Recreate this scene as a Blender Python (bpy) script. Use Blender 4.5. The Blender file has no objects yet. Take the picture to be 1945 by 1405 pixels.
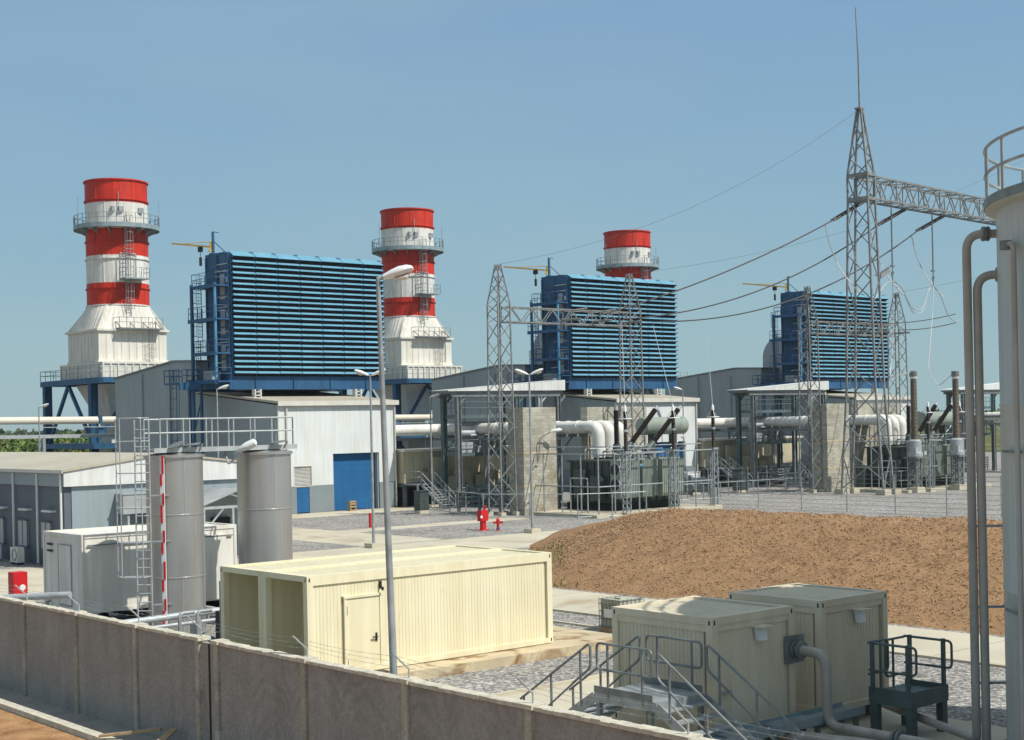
import bpy, math, random
from mathutils import Vector, Matrix, noise
random.seed(7)
R = math.radians
scn = bpy.context.scene
COL = scn.collection
OFF = {}

# ---------------------------------------------------------------- mesh builder
class MB:
    def __init__(s):
        s.v = []; s.f = []; s.m = []; s.sm = []; s.mi = 0
    def face(s, pts, smooth=False):
        i = len(s.v); s.v += [tuple(p) for p in pts]
        s.f.append(tuple(range(i, i + len(pts)))); s.m.append(s.mi); s.sm.append(smooth); return s
    def grid(s, rows, closed=False, smooth=True):
        i = len(s.v); n = len(rows[0])
        for r in rows: s.v += [tuple(p) for p in r]
        for a in range(len(rows) - 1):
            for b in range(n if closed else n - 1):
                c = (b + 1) % n
                s.f.append((i + a*n + b, i + a*n + c, i + (a+1)*n + c, i + (a+1)*n + b))
                s.m.append(s.mi); s.sm.append(smooth)
        return s
    def box(s, x0, x1, y0, y1, z0, z1):
        i = len(s.v)
        s.v += [(x0,y0,z0),(x1,y0,z0),(x1,y1,z0),(x0,y1,z0),(x0,y0,z1),(x1,y0,z1),(x1,y1,z1),(x0,y1,z1)]
        for q in ((0,3,2,1),(4,5,6,7),(0,1,5,4),(1,2,6,5),(2,3,7,6),(3,0,4,7)):
            s.f.append(tuple(i + k for k in q)); s.m.append(s.mi); s.sm.append(False)
        return s
    def bar(s, p, q, w, h=None, up=(0,0,1)):
        h = h or w; p = Vector(p); q = Vector(q); d = (q - p)
        if d.length < 1e-6: return s
        d.normalize(); u = Vector(up)
        if abs(d.dot(u)) > .98: u = Vector((0,1,0))
        a = d.cross(u).normalized() * (w/2); b = a.cross(d).normalized() * (h/2)
        i = len(s.v)
        for c in (p, q): s.v += [tuple(c-a-b), tuple(c+a-b), tuple(c+a+b), tuple(c-a+b)]
        for k in ((3,2,1,0),(4,5,6,7),(0,1,5,4),(1,2,6,5),(2,3,7,6),(3,0,4,7)):
            s.f.append(tuple(i + j for j in k)); s.m.append(s.mi); s.sm.append(False)
        return s
    def path(s, pts, r, n=8, caps=True):
        pts = [Vector(p) for p in pts]; rows = []; prev = None
        for k, p in enumerate(pts):
            if k == 0: t = pts[1] - p
            elif k == len(pts)-1: t = p - pts[k-1]
            else: t = (pts[k+1]-p).normalized() + (p-pts[k-1]).normalized()
            t.normalize()
            if prev is None:
                u = Vector((0,0,1)) if abs(t.z) < .9 else Vector((1,0,0))
                a = t.cross(u).normalized()
            else:
                a = (prev - t*prev.dot(t)).normalized()
            prev = a; b = t.cross(a)
            rr = r[k] if isinstance(r, (list, tuple)) else r
            rows.append([p + a*(rr*math.cos(2*math.pi*j/n)) + b*(rr*math.sin(2*math.pi*j/n)) for j in range(n)])
        s.grid(rows, closed=True, smooth=n > 5)
        if caps:
            s.face(rows[0][::-1]); s.face(rows[-1])
        return s
    def tube(s, p, q, r, n=8): return s.path([p, q], r, n)
    def lathe(s, c, prof, n=32, smooth=True, a0=0., a1=2*math.pi):
        full = abs(a1-a0-2*math.pi) < 1e-6
        cnt = n if full else n+1
        rows = [[(c[0]+r*math.cos(a0+(a1-a0)*j/n), c[1]+r*math.sin(a0+(a1-a0)*j/n), c[2]+z) for j in range(cnt)] for r, z in prof]
        return s.grid(rows, closed=full, smooth=smooth)
    def disc(s, c, r, n=32, flip=False):
        p = [(c[0]+r*math.cos(2*math.pi*j/n), c[1]+r*math.sin(2*math.pi*j/n), c[2]) for j in range(n)]
        return s.face(p[::-1] if flip else p)
    def prism(s, poly, d):
        # poly: closed planar polygon of 3d points, d: extrusion vector
        d = Vector(d); a = [Vector(p) for p in poly]; b = [p+d for p in a]
        s.face(a[::-1]); s.face(b)
        for k in range(len(a)):
            l = (k+1) % len(a); s.face([a[k], a[l], b[l], b[k]])
        return s
    def pieces(s):
        # far-apart pieces of this builder, as lists of face indices
        par = list(range(len(s.v)))
        def find(a):
            while par[a] != a: par[a] = par[par[a]]; a = par[a]
            return a
        for f in s.f:
            r = find(f[0])
            for k in f[1:]: par[find(k)] = r
        isl = {}
        for i, f in enumerate(s.f): isl.setdefault(find(f[0]), []).append(i)
        if len(isl) < 2 or len(isl) > 260: return None
        bx = []
        for fs in isl.values():
            p = [s.v[k] for i in fs for k in s.f[i]]
            bx.append(([min(q[a] for q in p) for a in range(3)], [max(q[a] for q in p) for a in range(3)]))
        n = len(bx); g = list(range(n)); sz = [max(h[a]-l[a] for a in range(3)) for l, h in bx]
        def gf(a):
            while g[a] != a: a = g[a]
            return a
        for i in range(n):
            for j in range(i):
                d = sum(max(0, bx[i][0][a]-bx[j][1][a], bx[j][0][a]-bx[i][1][a])**2 for a in range(3))**.5
                if d <= max(.02, .49*max(sz[i], sz[j])): g[gf(i)] = gf(j)
        out = {}
        for i, fs in enumerate(isl.values()): out.setdefault(gf(i), []).extend(fs)
        return list(out.values()) if len(out) > 1 else None
    def build(s, name, mat, parent=None, label=None, origin=None, cat=None, group=None, kind=None):
        if parent is not None:
            pc = s.pieces()
            if pc and len(pc) <= 60:
                objs = []
                for fs in pc:
                    m = MB(); mp = {}
                    for i in sorted(fs):
                        f = []
                        for k in s.f[i]:
                            if k not in mp: mp[k] = len(m.v); m.v.append(s.v[k])
                            f.append(mp[k])
                        m.f.append(tuple(f)); m.m.append(s.m[i]); m.sm.append(s.sm[i])
                    objs.append(m.build1(name, mat, parent, label))
                return objs[0]
        return s.build1(name, mat, parent, label, origin, cat, group, kind)
    def build1(s, name, mat, parent=None, label=None, origin=None, cat=None, group=None, kind=None):
        off = Vector(origin) if origin else (OFF[parent] if parent else Vector((0,0,0)))
        me = bpy.data.meshes.new(name)
        me.from_pydata([tuple(Vector(p)-off) for p in s.v], [], s.f)
        mats = mat if isinstance(mat, (list, tuple)) else [mat]
        for m in mats: me.materials.append(m)
        me.polygons.foreach_set('material_index', s.m)
        me.polygons.foreach_set('use_smooth', s.sm)
        me.update()
        if any(s.sm): me.set_sharp_from_angle(angle=R(40))
        o = bpy.data.objects.new(name, me); COL.objects.link(o)
        if parent: o.parent = parent
        else: o.location = off
        OFF[o] = off
        tag(o, label, cat, group, kind)
        return o

def tag(o, label=None, cat=None, group=None, kind=None):
    if label: o['label'] = label
    if cat: o['category'] = cat
    if group: o['group'] = group
    if kind: o['kind'] = kind
    return o

def thing(name, label, cat, loc=(0,0,0), group=None):
    o = bpy.data.objects.new(name, None); COL.objects.link(o)
    o.location = loc; o.empty_display_size = .3; OFF[o] = Vector(loc)
    return tag(o, label, cat, group)

def dup(o, d, label=None, parent=None):
    c = o.copy(); COL.objects.link(c)
    if parent: c.parent = parent
    else: c.location = Vector(o.location) + Vector(d)
    OFF[c] = OFF[o] + Vector(d)
    if label: c['label'] = label
    for ch in [x for x in KIDS.get(o, [])]:
        dup(ch, d, None, c)
    return c
KIDS = {}
def index_kids():
    KIDS.clear()
    for o in bpy.data.objects:
        if o.parent: KIDS.setdefault(o.parent, []).append(o)

def fillet(pts, r, n=6):
    pts = [Vector(p) for p in pts]; out = [pts[0]]
    for k in range(1, len(pts)-1):
        a, b, c = pts[k-1], pts[k], pts[k+1]
        u = (a-b).normalized(); w = (c-b).normalized()
        rr = min(r, (a-b).length*.49, (c-b).length*.49)
        p0 = b+u*rr; p1 = b+w*rr
        for j in range(n+1):
            t = j/n
            out.append(p0*(1-t)**2 + b*2*t*(1-t) + p1*t*t)
    out.append(pts[-1]); return out

# ---------------------------------------------------------------- materials
def mat(name, col, rough=.6, metal=0., var=.12, scale=1.5, streak=0., bump=0., bscale=30., col2=None, ribs=None, spec=.4, stain=None, fine=0.):
    m = bpy.data.materials.new(name); m.use_nodes = True
    nt = m.node_tree; N = nt.nodes; L = nt.links
    b = N['Principled BSDF']
    b.inputs['Roughness'].default_value = rough; b.inputs['Metallic'].default_value = metal
    b.inputs['Specular IOR Level'].default_value = spec
    geo = N.new('ShaderNodeNewGeometry')
    def nz(sc, det=6., vec=None, dist=0.):
        t = N.new('ShaderNodeTexNoise'); t.inputs['Scale'].default_value = sc; t.inputs['Detail'].default_value = det
        t.inputs['Distortion'].default_value = dist
        L.new(vec or geo.outputs['Position'], t.inputs['Vector']); return t
    def ramp(fac, a, c, lo=.3, hi=.7):
        r = N.new('ShaderNodeValToRGB'); r.color_ramp.elements[0].position = lo; r.color_ramp.elements[1].position = hi
        r.color_ramp.elements[0].color = (*a, 1); r.color_ramp.elements[1].color = (*c, 1)
        L.new(fac, r.inputs['Fac']); return r.outputs['Color']
    def mix(kind, fac, a, c):
        x = N.new('ShaderNodeMix'); x.data_type = 'RGBA'; x.blend_type = kind
        if isinstance(fac, float): x.inputs['Factor'].default_value = fac
        else: L.new(fac, x.inputs['Factor'])
        L.new(a, x.inputs[6])
        if isinstance(c, tuple): x.inputs[7].default_value = (*c, 1)
        else: L.new(c, x.inputs[7])
        return x.outputs[2]
    c1 = tuple(max(0, k*(1-var)) for k in col); c2 = col2 or tuple(min(1, k*(1+var)) for k in col)
    out = ramp(nz(scale).outputs['Fac'], c1, c2)
    if streak:
        mp = N.new('ShaderNodeMapping'); mp.inputs['Scale'].default_value = (3.5, 3.5, .25)
        L.new(geo.outputs['Position'], mp.inputs['Vector'])
        t = nz(1., 5., mp.outputs['Vector'])
        k = 1-streak
        out = mix('MULTIPLY', 1., out, ramp(t.outputs['Fac'], (k, k*.97, k*.92), (1, 1, 1), .38, .6))
    if stain:
        t = nz(stain[1], 8., None, 1.)
        r = N.new('ShaderNodeMapRange'); r.inputs['From Min'].default_value = stain[2]; r.inputs['From Max'].default_value = stain[2]+.15
        L.new(t.outputs['Fac'], r.inputs['Value'])
        out = mix('MIX', r.outputs['Result'], out, stain[0])
    if fine:
        t = nz(bscale, 3.)
        out = mix('MULTIPLY', 1., out, ramp(t.outputs['Fac'], (1-fine,)*3, (1+fine*.4,)*3, .35, .65))
    hgt = None
    if ribs:
        axis, per, wid, dark = ribs
        sp = N.new('ShaderNodeSeparateXYZ'); L.new(geo.outputs['Position'], sp.inputs[0])
        d = N.new('ShaderNodeMath'); d.operation = 'DIVIDE'; d.inputs[1].default_value = per; L.new(sp.outputs[axis], d.inputs[0])
        fr = N.new('ShaderNodeMath'); fr.operation = 'FRACT'; L.new(d.outputs[0], fr.inputs[0])
        lt = N.new('ShaderNodeMath'); lt.operation = 'LESS_THAN'; lt.inputs[1].default_value = wid; L.new(fr.outputs[0], lt.inputs[0])
        out = mix('MULTIPLY', lt.outputs[0], out, (dark,)*3)
    L.new(out, b.inputs['Base Color'])
    if bump:
        t = nz(bscale, 6.)
        bp = N.new('ShaderNodeBump'); bp.inputs['Strength'].default_value = bump; bp.inputs['Distance'].default_value = .05
        L.new(t.outputs['Fac'], bp.inputs['Height']); L.new(bp.outputs['Normal'], b.inputs['Normal'])
    return m

M = {}
M['red'] = mat('red_paint', (.56,.030,.011), .55, var=.14, scale=.8, streak=.18)
M['white'] = mat('white_paint', (.70,.70,.66), .55, var=.08, scale=.9, streak=.16)
M['casing'] = mat('casing_paint', (.68,.67,.61), .6, var=.06, scale=.7, streak=.12)
M['blue_lou'] = mat('louvre_blue', (.135,.335,.47), .45, var=.10, scale=.6, streak=.08)
M['blue'] = mat('steel_blue', (.026,.105,.215), .5, var=.2, scale=.7, streak=.2)
M['blue_mid'] = mat('girder_blue', (.024,.100,.225), .5, var=.2, scale=.5, streak=.15)
M['blue_dark'] = mat('louvre_gap_shade', (.004,.010,.018), .7, var=.3)  # near-black, carries the shade of the louvre gaps in its colour
M['blue_door'] = mat('door_blue', (.014,.115,.29), .5, var=.08, scale=.7, streak=.05, ribs=(2,.55,.06,.8))
M['blue_light'] = mat('light_blue_paint', (.07,.23,.40), .5, var=.15)
M['yellow'] = mat('crane_yellow', (.80,.46,.05), .5, var=.15)
M['black'] = mat('black_paint', (.02,.02,.022), .6, var=.3)
M['galv'] = mat('galvanised_steel', (.30,.33,.34), .5, .25, var=.22, scale=3.)
M['galv_d'] = mat('weathered_shaded_galvanised', (.19,.21,.21), .55, .3, var=.25, scale=3.)  # weathered steel, also stands in for shade on the stile rails
M['galv_l'] = mat('pale_galvanised', (.40,.43,.44), .5, .2, var=.15, scale=3.)
M['lattice'] = mat('lattice_steel', (.215,.225,.22), .6, .15, var=.25, scale=2.)
M['steel'] = mat('stainless_steel', (.51,.515,.51), .33, .72, var=.05, scale=.6, streak=.04)
M['grey_clad'] = mat('grey_cladding', (.30,.345,.355), .55, var=.06, scale=.3, streak=.06, ribs=(1,1.0,.03,.9))
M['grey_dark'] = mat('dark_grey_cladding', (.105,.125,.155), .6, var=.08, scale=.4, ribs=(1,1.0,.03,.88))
M['grey_band'] = mat('grey_plinth_paint', (.20,.24,.255), .55, var=.06, scale=.5, ribs=(0,1.0,.03,.9))
M['white_clad'] = mat('white_cladding', (.66,.70,.70), .5, var=.05, scale=.4, streak=.07, ribs=(0,1.0,.04,.9))
M['fascia'] = mat('white_fascia', (.66,.68,.67), .5, var=.06, scale=.6, streak=.1)
M['roof'] = mat('cream_roof_sheet', (.44,.41,.33), .6, var=.08, scale=.25, streak=.06, ribs=(0,.5,.08,.9))
M['trim'] = mat('cream_trim', (.60,.58,.52), .55, var=.08)
M['cream'] = mat('cream_container_paint', (.75,.70,.50), .55, var=.04, scale=.7, streak=.06, spec=.3, stain=((.62,.53,.34), 1.4, .66))
M['cream2'] = mat('beige_container_paint', (.64,.585,.455), .75, var=.05, scale=.7, streak=.05, spec=.2)
M['offwhite'] = mat('offwhite_container_paint', (.76,.75,.69), .5, var=.06, scale=.7, streak=.14)
M['encl'] = mat('enclosure_beige', (.52,.47,.33), .55, var=.1, scale=.5, streak=.12, ribs=(0,1.2,.04,.7))
M['blueglass'] = mat('window_glass', (.10,.15,.19), .15, var=.1, spec=.6)
M['shutter'] = mat('grey_shutter', (.42,.42,.39), .5, var=.08, ribs=(2,.12,.3,.78))
M['blind'] = mat('pale_window_blind', (.40,.41,.40), .5, var=.08, ribs=(1,.35,.1,.6))
M['dgreen'] = mat('transformer_green', (.055,.075,.07), .5, var=.2, scale=1.2)
M['rad'] = mat('radiator_grey_green', (.24,.28,.24), .5, var=.15, scale=1.)
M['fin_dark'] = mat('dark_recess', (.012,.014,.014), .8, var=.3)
M['porcelain'] = mat('brown_porcelain', (.018,.011,.009), .4, var=.2)
M['ct_brown'] = mat('weathered_brown_porcelain', (.15,.12,.09), .5, var=.2, scale=3.)
M['duct_white'] = mat('duct_white', (.74,.74,.70), .4, var=.06, scale=1., streak=.1, stain=((.35,.30,.22), .9, .60))
M['pipe_white'] = mat('insulated_pipe', (.64,.60,.50), .5, var=.08, scale=1.)
M['silver'] = mat('silver_cladding', (.38,.40,.41), .5, .3, var=.15, scale=1.)
M['block'] = mat('concrete_block', (.37,.355,.30), .85, var=.22, scale=.9, bump=.4, bscale=8., stain=((.27,.235,.16), .55, .60))
M['conc'] = mat('concrete_paving', (.49,.45,.35), .85, var=.10, scale=.35, streak=0, bump=.15, bscale=12., stain=((.40,.33,.23), .25, .55))
M['conc_wall'] = mat('raw_concrete', (.20,.175,.145), .9, var=.14, scale=1.1, bump=.5, bscale=14., stain=((.15,.145,.13), .55, .52), fine=.16)
M['coping'] = mat('pale_mortar', (.52,.49,.40), .9, var=.2, scale=6., bump=.5, bscale=14.)
M['plinth'] = mat('stained_concrete', (.50,.42,.28), .85, var=.15, scale=1., bump=.3, bscale=10., stain=((.24,.14,.06), .9, .50))
M['wood'] = mat('raw_timber', (.36,.26,.15), .8, var=.2, scale=5.)
M['redpaint'] = mat('fire_red', (.55,.012,.016), .45, var=.08)
M['wire'] = mat('conductor_cable', (.055,.055,.055), .7, .0, var=.1)
M['whitecable'] = mat('white_cable', (.70,.70,.68), .5, var=.05)
M['lamp_white'] = mat('lamp_housing', (.72,.73,.72), .4, var=.05)
M['tank'] = mat('grey_tank_paint', (.47,.51,.50), .5, var=.06, scale=.35, streak=.07)
M['tankpipe'] = mat('tank_pipe_steel', (.40,.385,.355), .5, .1, var=.12, scale=1.5, streak=.15)
M['dk_green'] = mat('dark_green_steel', (.095,.135,.135), .5, .05, var=.2)
M['tray'] = mat('cable_tray_steel', (.27,.34,.36), .45, .2, var=.2)
M['tote'] = mat('tote_plastic', (.42,.42,.34), .4, var=.15)
M['bark'] = mat('bark', (.10,.08,.06), .9, var=.3)
def leafmat(n, c): 
    return mat(n, c, .6, var=.45, scale=.9)
M['leaf'] = leafmat('leaf_green', (.10,.165,.030)); M['leaf2'] = leafmat('leaf_olive', (.14,.16,.035)); M['leaf3'] = leafmat('leaf_dark', (.06,.115,.025))
M['wood_far'] = mat('far_woodland', (.07,.10,.045), .9, var=.35, scale=.05)

def overlay(m, build):
    """multiply an extra procedural pattern into a finished material's base colour"""
    nt = m.node_tree; b = nt.nodes['Principled BSDF']; src = b.inputs['Base Color'].links[0].from_socket
    fac = build(nt)
    x = nt.nodes.new('ShaderNodeMix'); x.data_type = 'RGBA'; x.blend_type = 'MULTIPLY'; x.inputs['Factor'].default_value = 1.
    nt.links.new(src, x.inputs[6]); nt.links.new(fac, x.inputs[7]); nt.links.new(x.outputs[2], b.inputs['Base Color'])
def block_pattern(nt):
    N, L = nt.nodes, nt.links; g = N.new('ShaderNodeNewGeometry'); s = N.new('ShaderNodeSeparateXYZ'); L.new(g.outputs['Position'], s.inputs[0])
    a = N.new('ShaderNodeMath'); a.operation = 'ADD'; L.new(s.outputs[0], a.inputs[0]); L.new(s.outputs[1], a.inputs[1])
    c = N.new('ShaderNodeCombineXYZ'); L.new(a.outputs[0], c.inputs[0]); L.new(s.outputs[2], c.inputs[1])
    k = N.new('ShaderNodeTexBrick'); k.inputs['Scale'].default_value = 1.; k.inputs['Brick Width'].default_value = .5; k.inputs['Row Height'].default_value = .25
    k.inputs['Mortar Size'].default_value = .018; k.inputs['Color1'].default_value = (.82,.81,.78,1); k.inputs['Color2'].default_value = (1.15,1.15,1.13,1); k.inputs['Mortar'].default_value = (.80,.79,.76,1)
    k.inputs['Bias'].default_value = .1; L.new(c.outputs[0], k.inputs['Vector']); return k.outputs['Color']
overlay(M['block'], block_pattern)
def trowel_pattern(nt):
    # fan shaped trowel sweeps, one fan per wall bay, broken up by noise
    N, L = nt.nodes, nt.links; g = N.new('ShaderNodeNewGeometry'); s = N.new('ShaderNodeSeparateXYZ'); L.new(g.outputs['Position'], s.inputs[0])
    def m(op, a, b=None, c=None):
        x = N.new('ShaderNodeMath'); x.operation = op
        for i, v in enumerate((a, b, c)):
            if v is None: continue
            if isinstance(v, (int, float)): x.inputs[i].default_value = v
            else: L.new(v, x.inputs[i])
        return x.outputs[0]
    y = m('MULTIPLY', m('SUBTRACT', m('FRACT', m('DIVIDE', m('ADD', s.outputs[1], .4), 1.73)), .5), 1.73*1.35)
    z = m('MULTIPLY', m('ADD', s.outputs[2], .5), .62)
    n = N.new('ShaderNodeTexNoise'); n.inputs['Scale'].default_value = 1.7; n.inputs['Detail'].default_value = 4.; L.new(g.outputs['Position'], n.inputs['Vector'])
    n2 = N.new('ShaderNodeTexNoise'); n2.inputs['Scale'].default_value = .45; L.new(g.outputs['Position'], n2.inputs['Vector'])
    r = m('SQRT', m('ADD', m('MULTIPLY', y, y), m('MULTIPLY', z, z)))
    w = m('SINE', m('ADD', m('MULTIPLY', r, 26.), m('MULTIPLY', n.outputs['Fac'], 14.)))
    east = N.new('ShaderNodeMapRange'); east.inputs['From Min'].default_value = 34.; east.inputs['From Max'].default_value = 26.; L.new(s.outputs[1], east.inputs['Value'])
    amp = m('MULTIPLY', m('MULTIPLY', m('MAXIMUM', m('SUBTRACT', n2.outputs['Fac'], .35), 0.), .30), m('ADD', east.outputs['Result'], .15))
    f = m('ADD', m('MULTIPLY', w, amp), 1.)
    # rain streaks under the coping
    mp = N.new('ShaderNodeMapping'); mp.inputs['Scale'].default_value = (1., 2.2, .35); L.new(g.outputs['Position'], mp.inputs['Vector'])
    st = N.new('ShaderNodeTexNoise'); st.inputs['Scale'].default_value = 1.; st.inputs['Detail'].default_value = 6.; L.new(mp.outputs[0], st.inputs['Vector'])
    q = N.new('ShaderNodeMapRange'); q.inputs['From Min'].default_value = .35; q.inputs['From Max'].default_value = .65; q.inputs['To Min'].default_value = .90; q.inputs['To Max'].default_value = 1.05; L.new(st.outputs['Fac'], q.inputs['Value'])
    c = N.new('ShaderNodeCombineXYZ'); o = m('MULTIPLY', f, q.outputs['Result'])
    for k in range(3): L.new(o, c.inputs[k])
    return c.outputs[0]
M['conc_wall'] = mat('raw_concrete', (.295,.285,.262), .9, var=.12, scale=1.1, bump=.5, bscale=14., stain=((.30,.29,.265), .55, .52), fine=.14)
overlay(M['conc_wall'], trowel_pattern)
def gravel_mat():
    m = bpy.data.materials.new('yard_ground'); m.use_nodes = True
    nt = m.node_tree; N = nt.nodes; L = nt.links; b = N['Principled BSDF']; b.inputs['Roughness'].default_value = .95
    b.inputs['Specular IOR Level'].default_value = .2
    g = N.new('ShaderNodeNewGeometry')
    def noi(sc, d=4.):
        t = N.new('ShaderNodeTexNoise'); t.inputs['Scale'].default_value = sc; t.inputs['Detail'].default_value = d
        L.new(g.outputs['Position'], t.inputs['Vector']); return t.outputs['Fac']
    def rmp(f, stops):
        r = N.new('ShaderNodeValToRGB'); e = r.color_ramp.elements
        e[0].position, e[0].color = stops[0][0], (*stops[0][1], 1); e[1].position, e[1].color = stops[-1][0], (*stops[-1][1], 1)
        for p, c in stops[1:-1]:
            x = e.new(p); x.color = (*c, 1)
        L.new(f, r.inputs['Fac']); return r.outputs['Color']
    def mx(f, a, c, k='MIX'):
        x = N.new('ShaderNodeMix'); x.data_type = 'RGBA'; x.blend_type = k
        if isinstance(f, float): x.inputs['Factor'].default_value = f
        else: L.new(f, x.inputs['Factor'])
        L.new(a, x.inputs[6]); L.new(c, x.inputs[7]); return x.outputs[2]
    def math_(op, a, v):
        x = N.new('ShaderNodeMath'); x.operation = op; L.new(a, x.inputs[0])
        if isinstance(v, float): x.inputs[1].default_value = v
        else: L.new(v, x.inputs[1])
        x.use_clamp = False; return x.outputs[0]
    v = N.new('ShaderNodeTexVoronoi'); v.inputs['Scale'].default_value = 11.; L.new(g.outputs['Position'], v.inputs['Vector'])
    sep = N.new('ShaderNodeSeparateColor'); L.new(v.outputs['Color'], sep.inputs[0])
    stone = rmp(sep.outputs[0], [(0., (.13,.128,.125)), (.55, (.27,.265,.26)), (1., (.52,.50,.47))])
    big = rmp(noi(.22, 5.), [(.3, (.80,.78,.74)), (.7, (1.05,1.04,1.02))])
    grav = mx(1., stone, big, 'MULTIPLY')
    dirt = rmp(noi(1.3, 8.), [(.3, (.20,.10,.045)), (.5, (.34,.19,.09)), (.7, (.44,.27,.14))])
    green = rmp(noi(.05, 8.), [(.35, (.05,.075,.02)), (.5, (.10,.11,.035)), (.68, (.22,.16,.08))])
    sp = N.new('ShaderNodeSeparateXYZ'); L.new(g.outputs['Position'], sp.inputs[0])
    wob = math_('MULTIPLY', noi(.8), 1.2)
    a = N.new('ShaderNodeMath'); a.operation = 'LESS_THAN'; L.new(math_('ADD', sp.outputs[0], wob), a.inputs[0]); a.inputs[1].default_value = 16.2
    far = N.new('ShaderNodeMapRange'); far.inputs['From Min'].default_value = 168.; far.inputs['From Max'].default_value = 172.
    L.new(sp.outputs[1], far.inputs['Value'])
    far2 = N.new('ShaderNodeMapRange'); far2.inputs['From Min'].default_value = 235.; far2.inputs['From Max'].default_value = 240.
    L.new(sp.outputs[0], far2.inputs['Value'])
    c = mx(a.outputs[0], grav, dirt); c = mx(far.outputs['Result'], c, green); c = mx(far2.outputs['Result'], c, green)
    L.new(c, b.inputs['Base Color'])
    bp = N.new('ShaderNodeBump'); bp.inputs['Strength'].default_value = .7; bp.inputs['Distance'].default_value = .04
    L.new(v.outputs['Distance'], bp.inputs['Height']); L.new(bp.outputs['Normal'], b.inputs['Normal'])
    return m
M['ground'] = gravel_mat()
M['mulch'] = mat('brown_mulch', (.300,.178,.088), .95, var=.14, scale=1.0, bump=.55, bscale=11., stain=((.225,.125,.06), .28, .58), fine=.18)
M['straw'] = mat('straw_bits', (.345,.215,.115), .9, var=.2, scale=3.)
M['straw2'] = mat('dark_straw_bits', (.235,.135,.068), .9, var=.25, scale=3.)
M['grass'] = mat('dry_grass', (.17,.18,.06), .9, var=.4, scale=3.)

# ---------------------------------------------------------------- generic pieces
def railing(mb, pts, h=1.1, sp=1.5, r=.03, mid=(.55,), closed=False, n=6):
    pts = [Vector(p) for p in pts]
    if closed: pts = pts + [pts[0]]
    for a, b in zip(pts[:-1], pts[1:]):
        L = (b-a).length; k = max(1, round(L/sp))
        for j in range(k+1):
            p = a + (b-a)*(j/k); mb.tube(p, p+Vector((0,0,h)), r, n)
        for z in (h,) + tuple(h*m for m in mid):
            mb.tube(a+Vector((0,0,z)), b+Vector((0,0,z)), r, n)
    return mb

def ladder(mb, base, top_z, right, out, w=.45, cage=True, r=.025, z_cage=2.2, step=.3, cr=.38):
    base = Vector(base); right = Vector(right).normalized(); out = Vector(out).normalized()
    a = base - right*w/2; b = base + right*w/2; H = top_z - base.z
    for p in (a, b): mb.tube(p, p+Vector((0,0,H)), r, 6)
    k = int(H/step)
    for j in range(1, k): mb.tube(a+Vector((0,0,j*step)), b+Vector((0,0,j*step)), r*.75, 5)
    if cage:
        zs = []; z = z_cage
        while z < H+.01: zs.append(z); z += .9
        def cp(t, z): return base + right*(cr*math.cos(t)) + out*(.08+cr*.9*(1+math.sin(t))*.9) + Vector((0,0,z))
        ts = [R(x) for x in (215, 180, 140, 90, 40, 0, -35)]
        for z in zs: mb.path([cp(t, z) for t in ts], r*.8, 5)
        for t in ts[1:-1]: mb.tube(cp(t, zs[0]), cp(t, zs[-1]), r*.7, 5)
    return mb

def lattice(legs, brace, rings, leg_w=.12, br_w=.07, rot=0., c=(0,0)):
    # rings: list of (z, wx, wy); legs: list of 4 MB; brace: MB
    ca, sa = math.cos(rot), math.sin(rot)
    def P(k, ring):
        z, wx, wy = ring; sx, sy = ((-1,-1),(1,-1),(1,1),(-1,1))[k]
        x, y = sx*wx/2, sy*wy/2
        return (c[0]+x*ca-y*sa, c[1]+x*sa+y*ca, z)
    for i in range(len(rings)-1):
        for k in range(4):
            legs[k].bar(P(k, rings[i]), P(k, rings[i+1]), leg_w)
            l = (k+1) % 4
            if i % 2 == 0: brace.bar(P(k, rings[i]), P(l, rings[i+1]), br_w); 
            else: brace.bar(P(l, rings[i]), P(k, rings[i+1]), br_w)
    return P

def girder(ch, br, p, q, w, h, n, cw=.12, bw=.07):
    # box truss from p to q (centre line), width w horizontal, height h
    p = Vector(p); q = Vector(q); d = (q-p).normalized(); s = d.cross(Vector((0,0,1))).normalized()*(w/2); u = Vector((0,0,h/2))
    cs = [-s-u, s-u, s+u, -s+u]
    for c in cs: ch.bar(p+c, q+c, cw)
    for j in range(n):
        a = p+(q-p)*(j/n); b = p+(q-p)*((j+1)/n)
        for k in range(4):
            l = (k+1) % 4
            if j % 2: br.bar(a+cs[k], b+cs[l], bw)
            else: br.bar(a+cs[l], b+cs[k], bw)
            if j % 3 == 0: br.bar(a+cs[k], a+cs[l], bw)

def insulator(mb, p, q, r, sheds, n=14):
    p = Vector(p); q = Vector(q); pts = []; rs = []
    k = sheds*2
    for j in range(k+1):
        pts.append(p+(q-p)*(j/k)); rs.append(r if j % 2 else r*.72)
    return mb.path(pts, rs, n)

def catenary(p, q, sag, n=18):
    p = Vector(p); q = Vector(q)
    return [p+(q-p)*(j/n) - Vector((0,0,4*sag*(j/n)*(1-j/n))) for j in range(n+1)]
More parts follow.
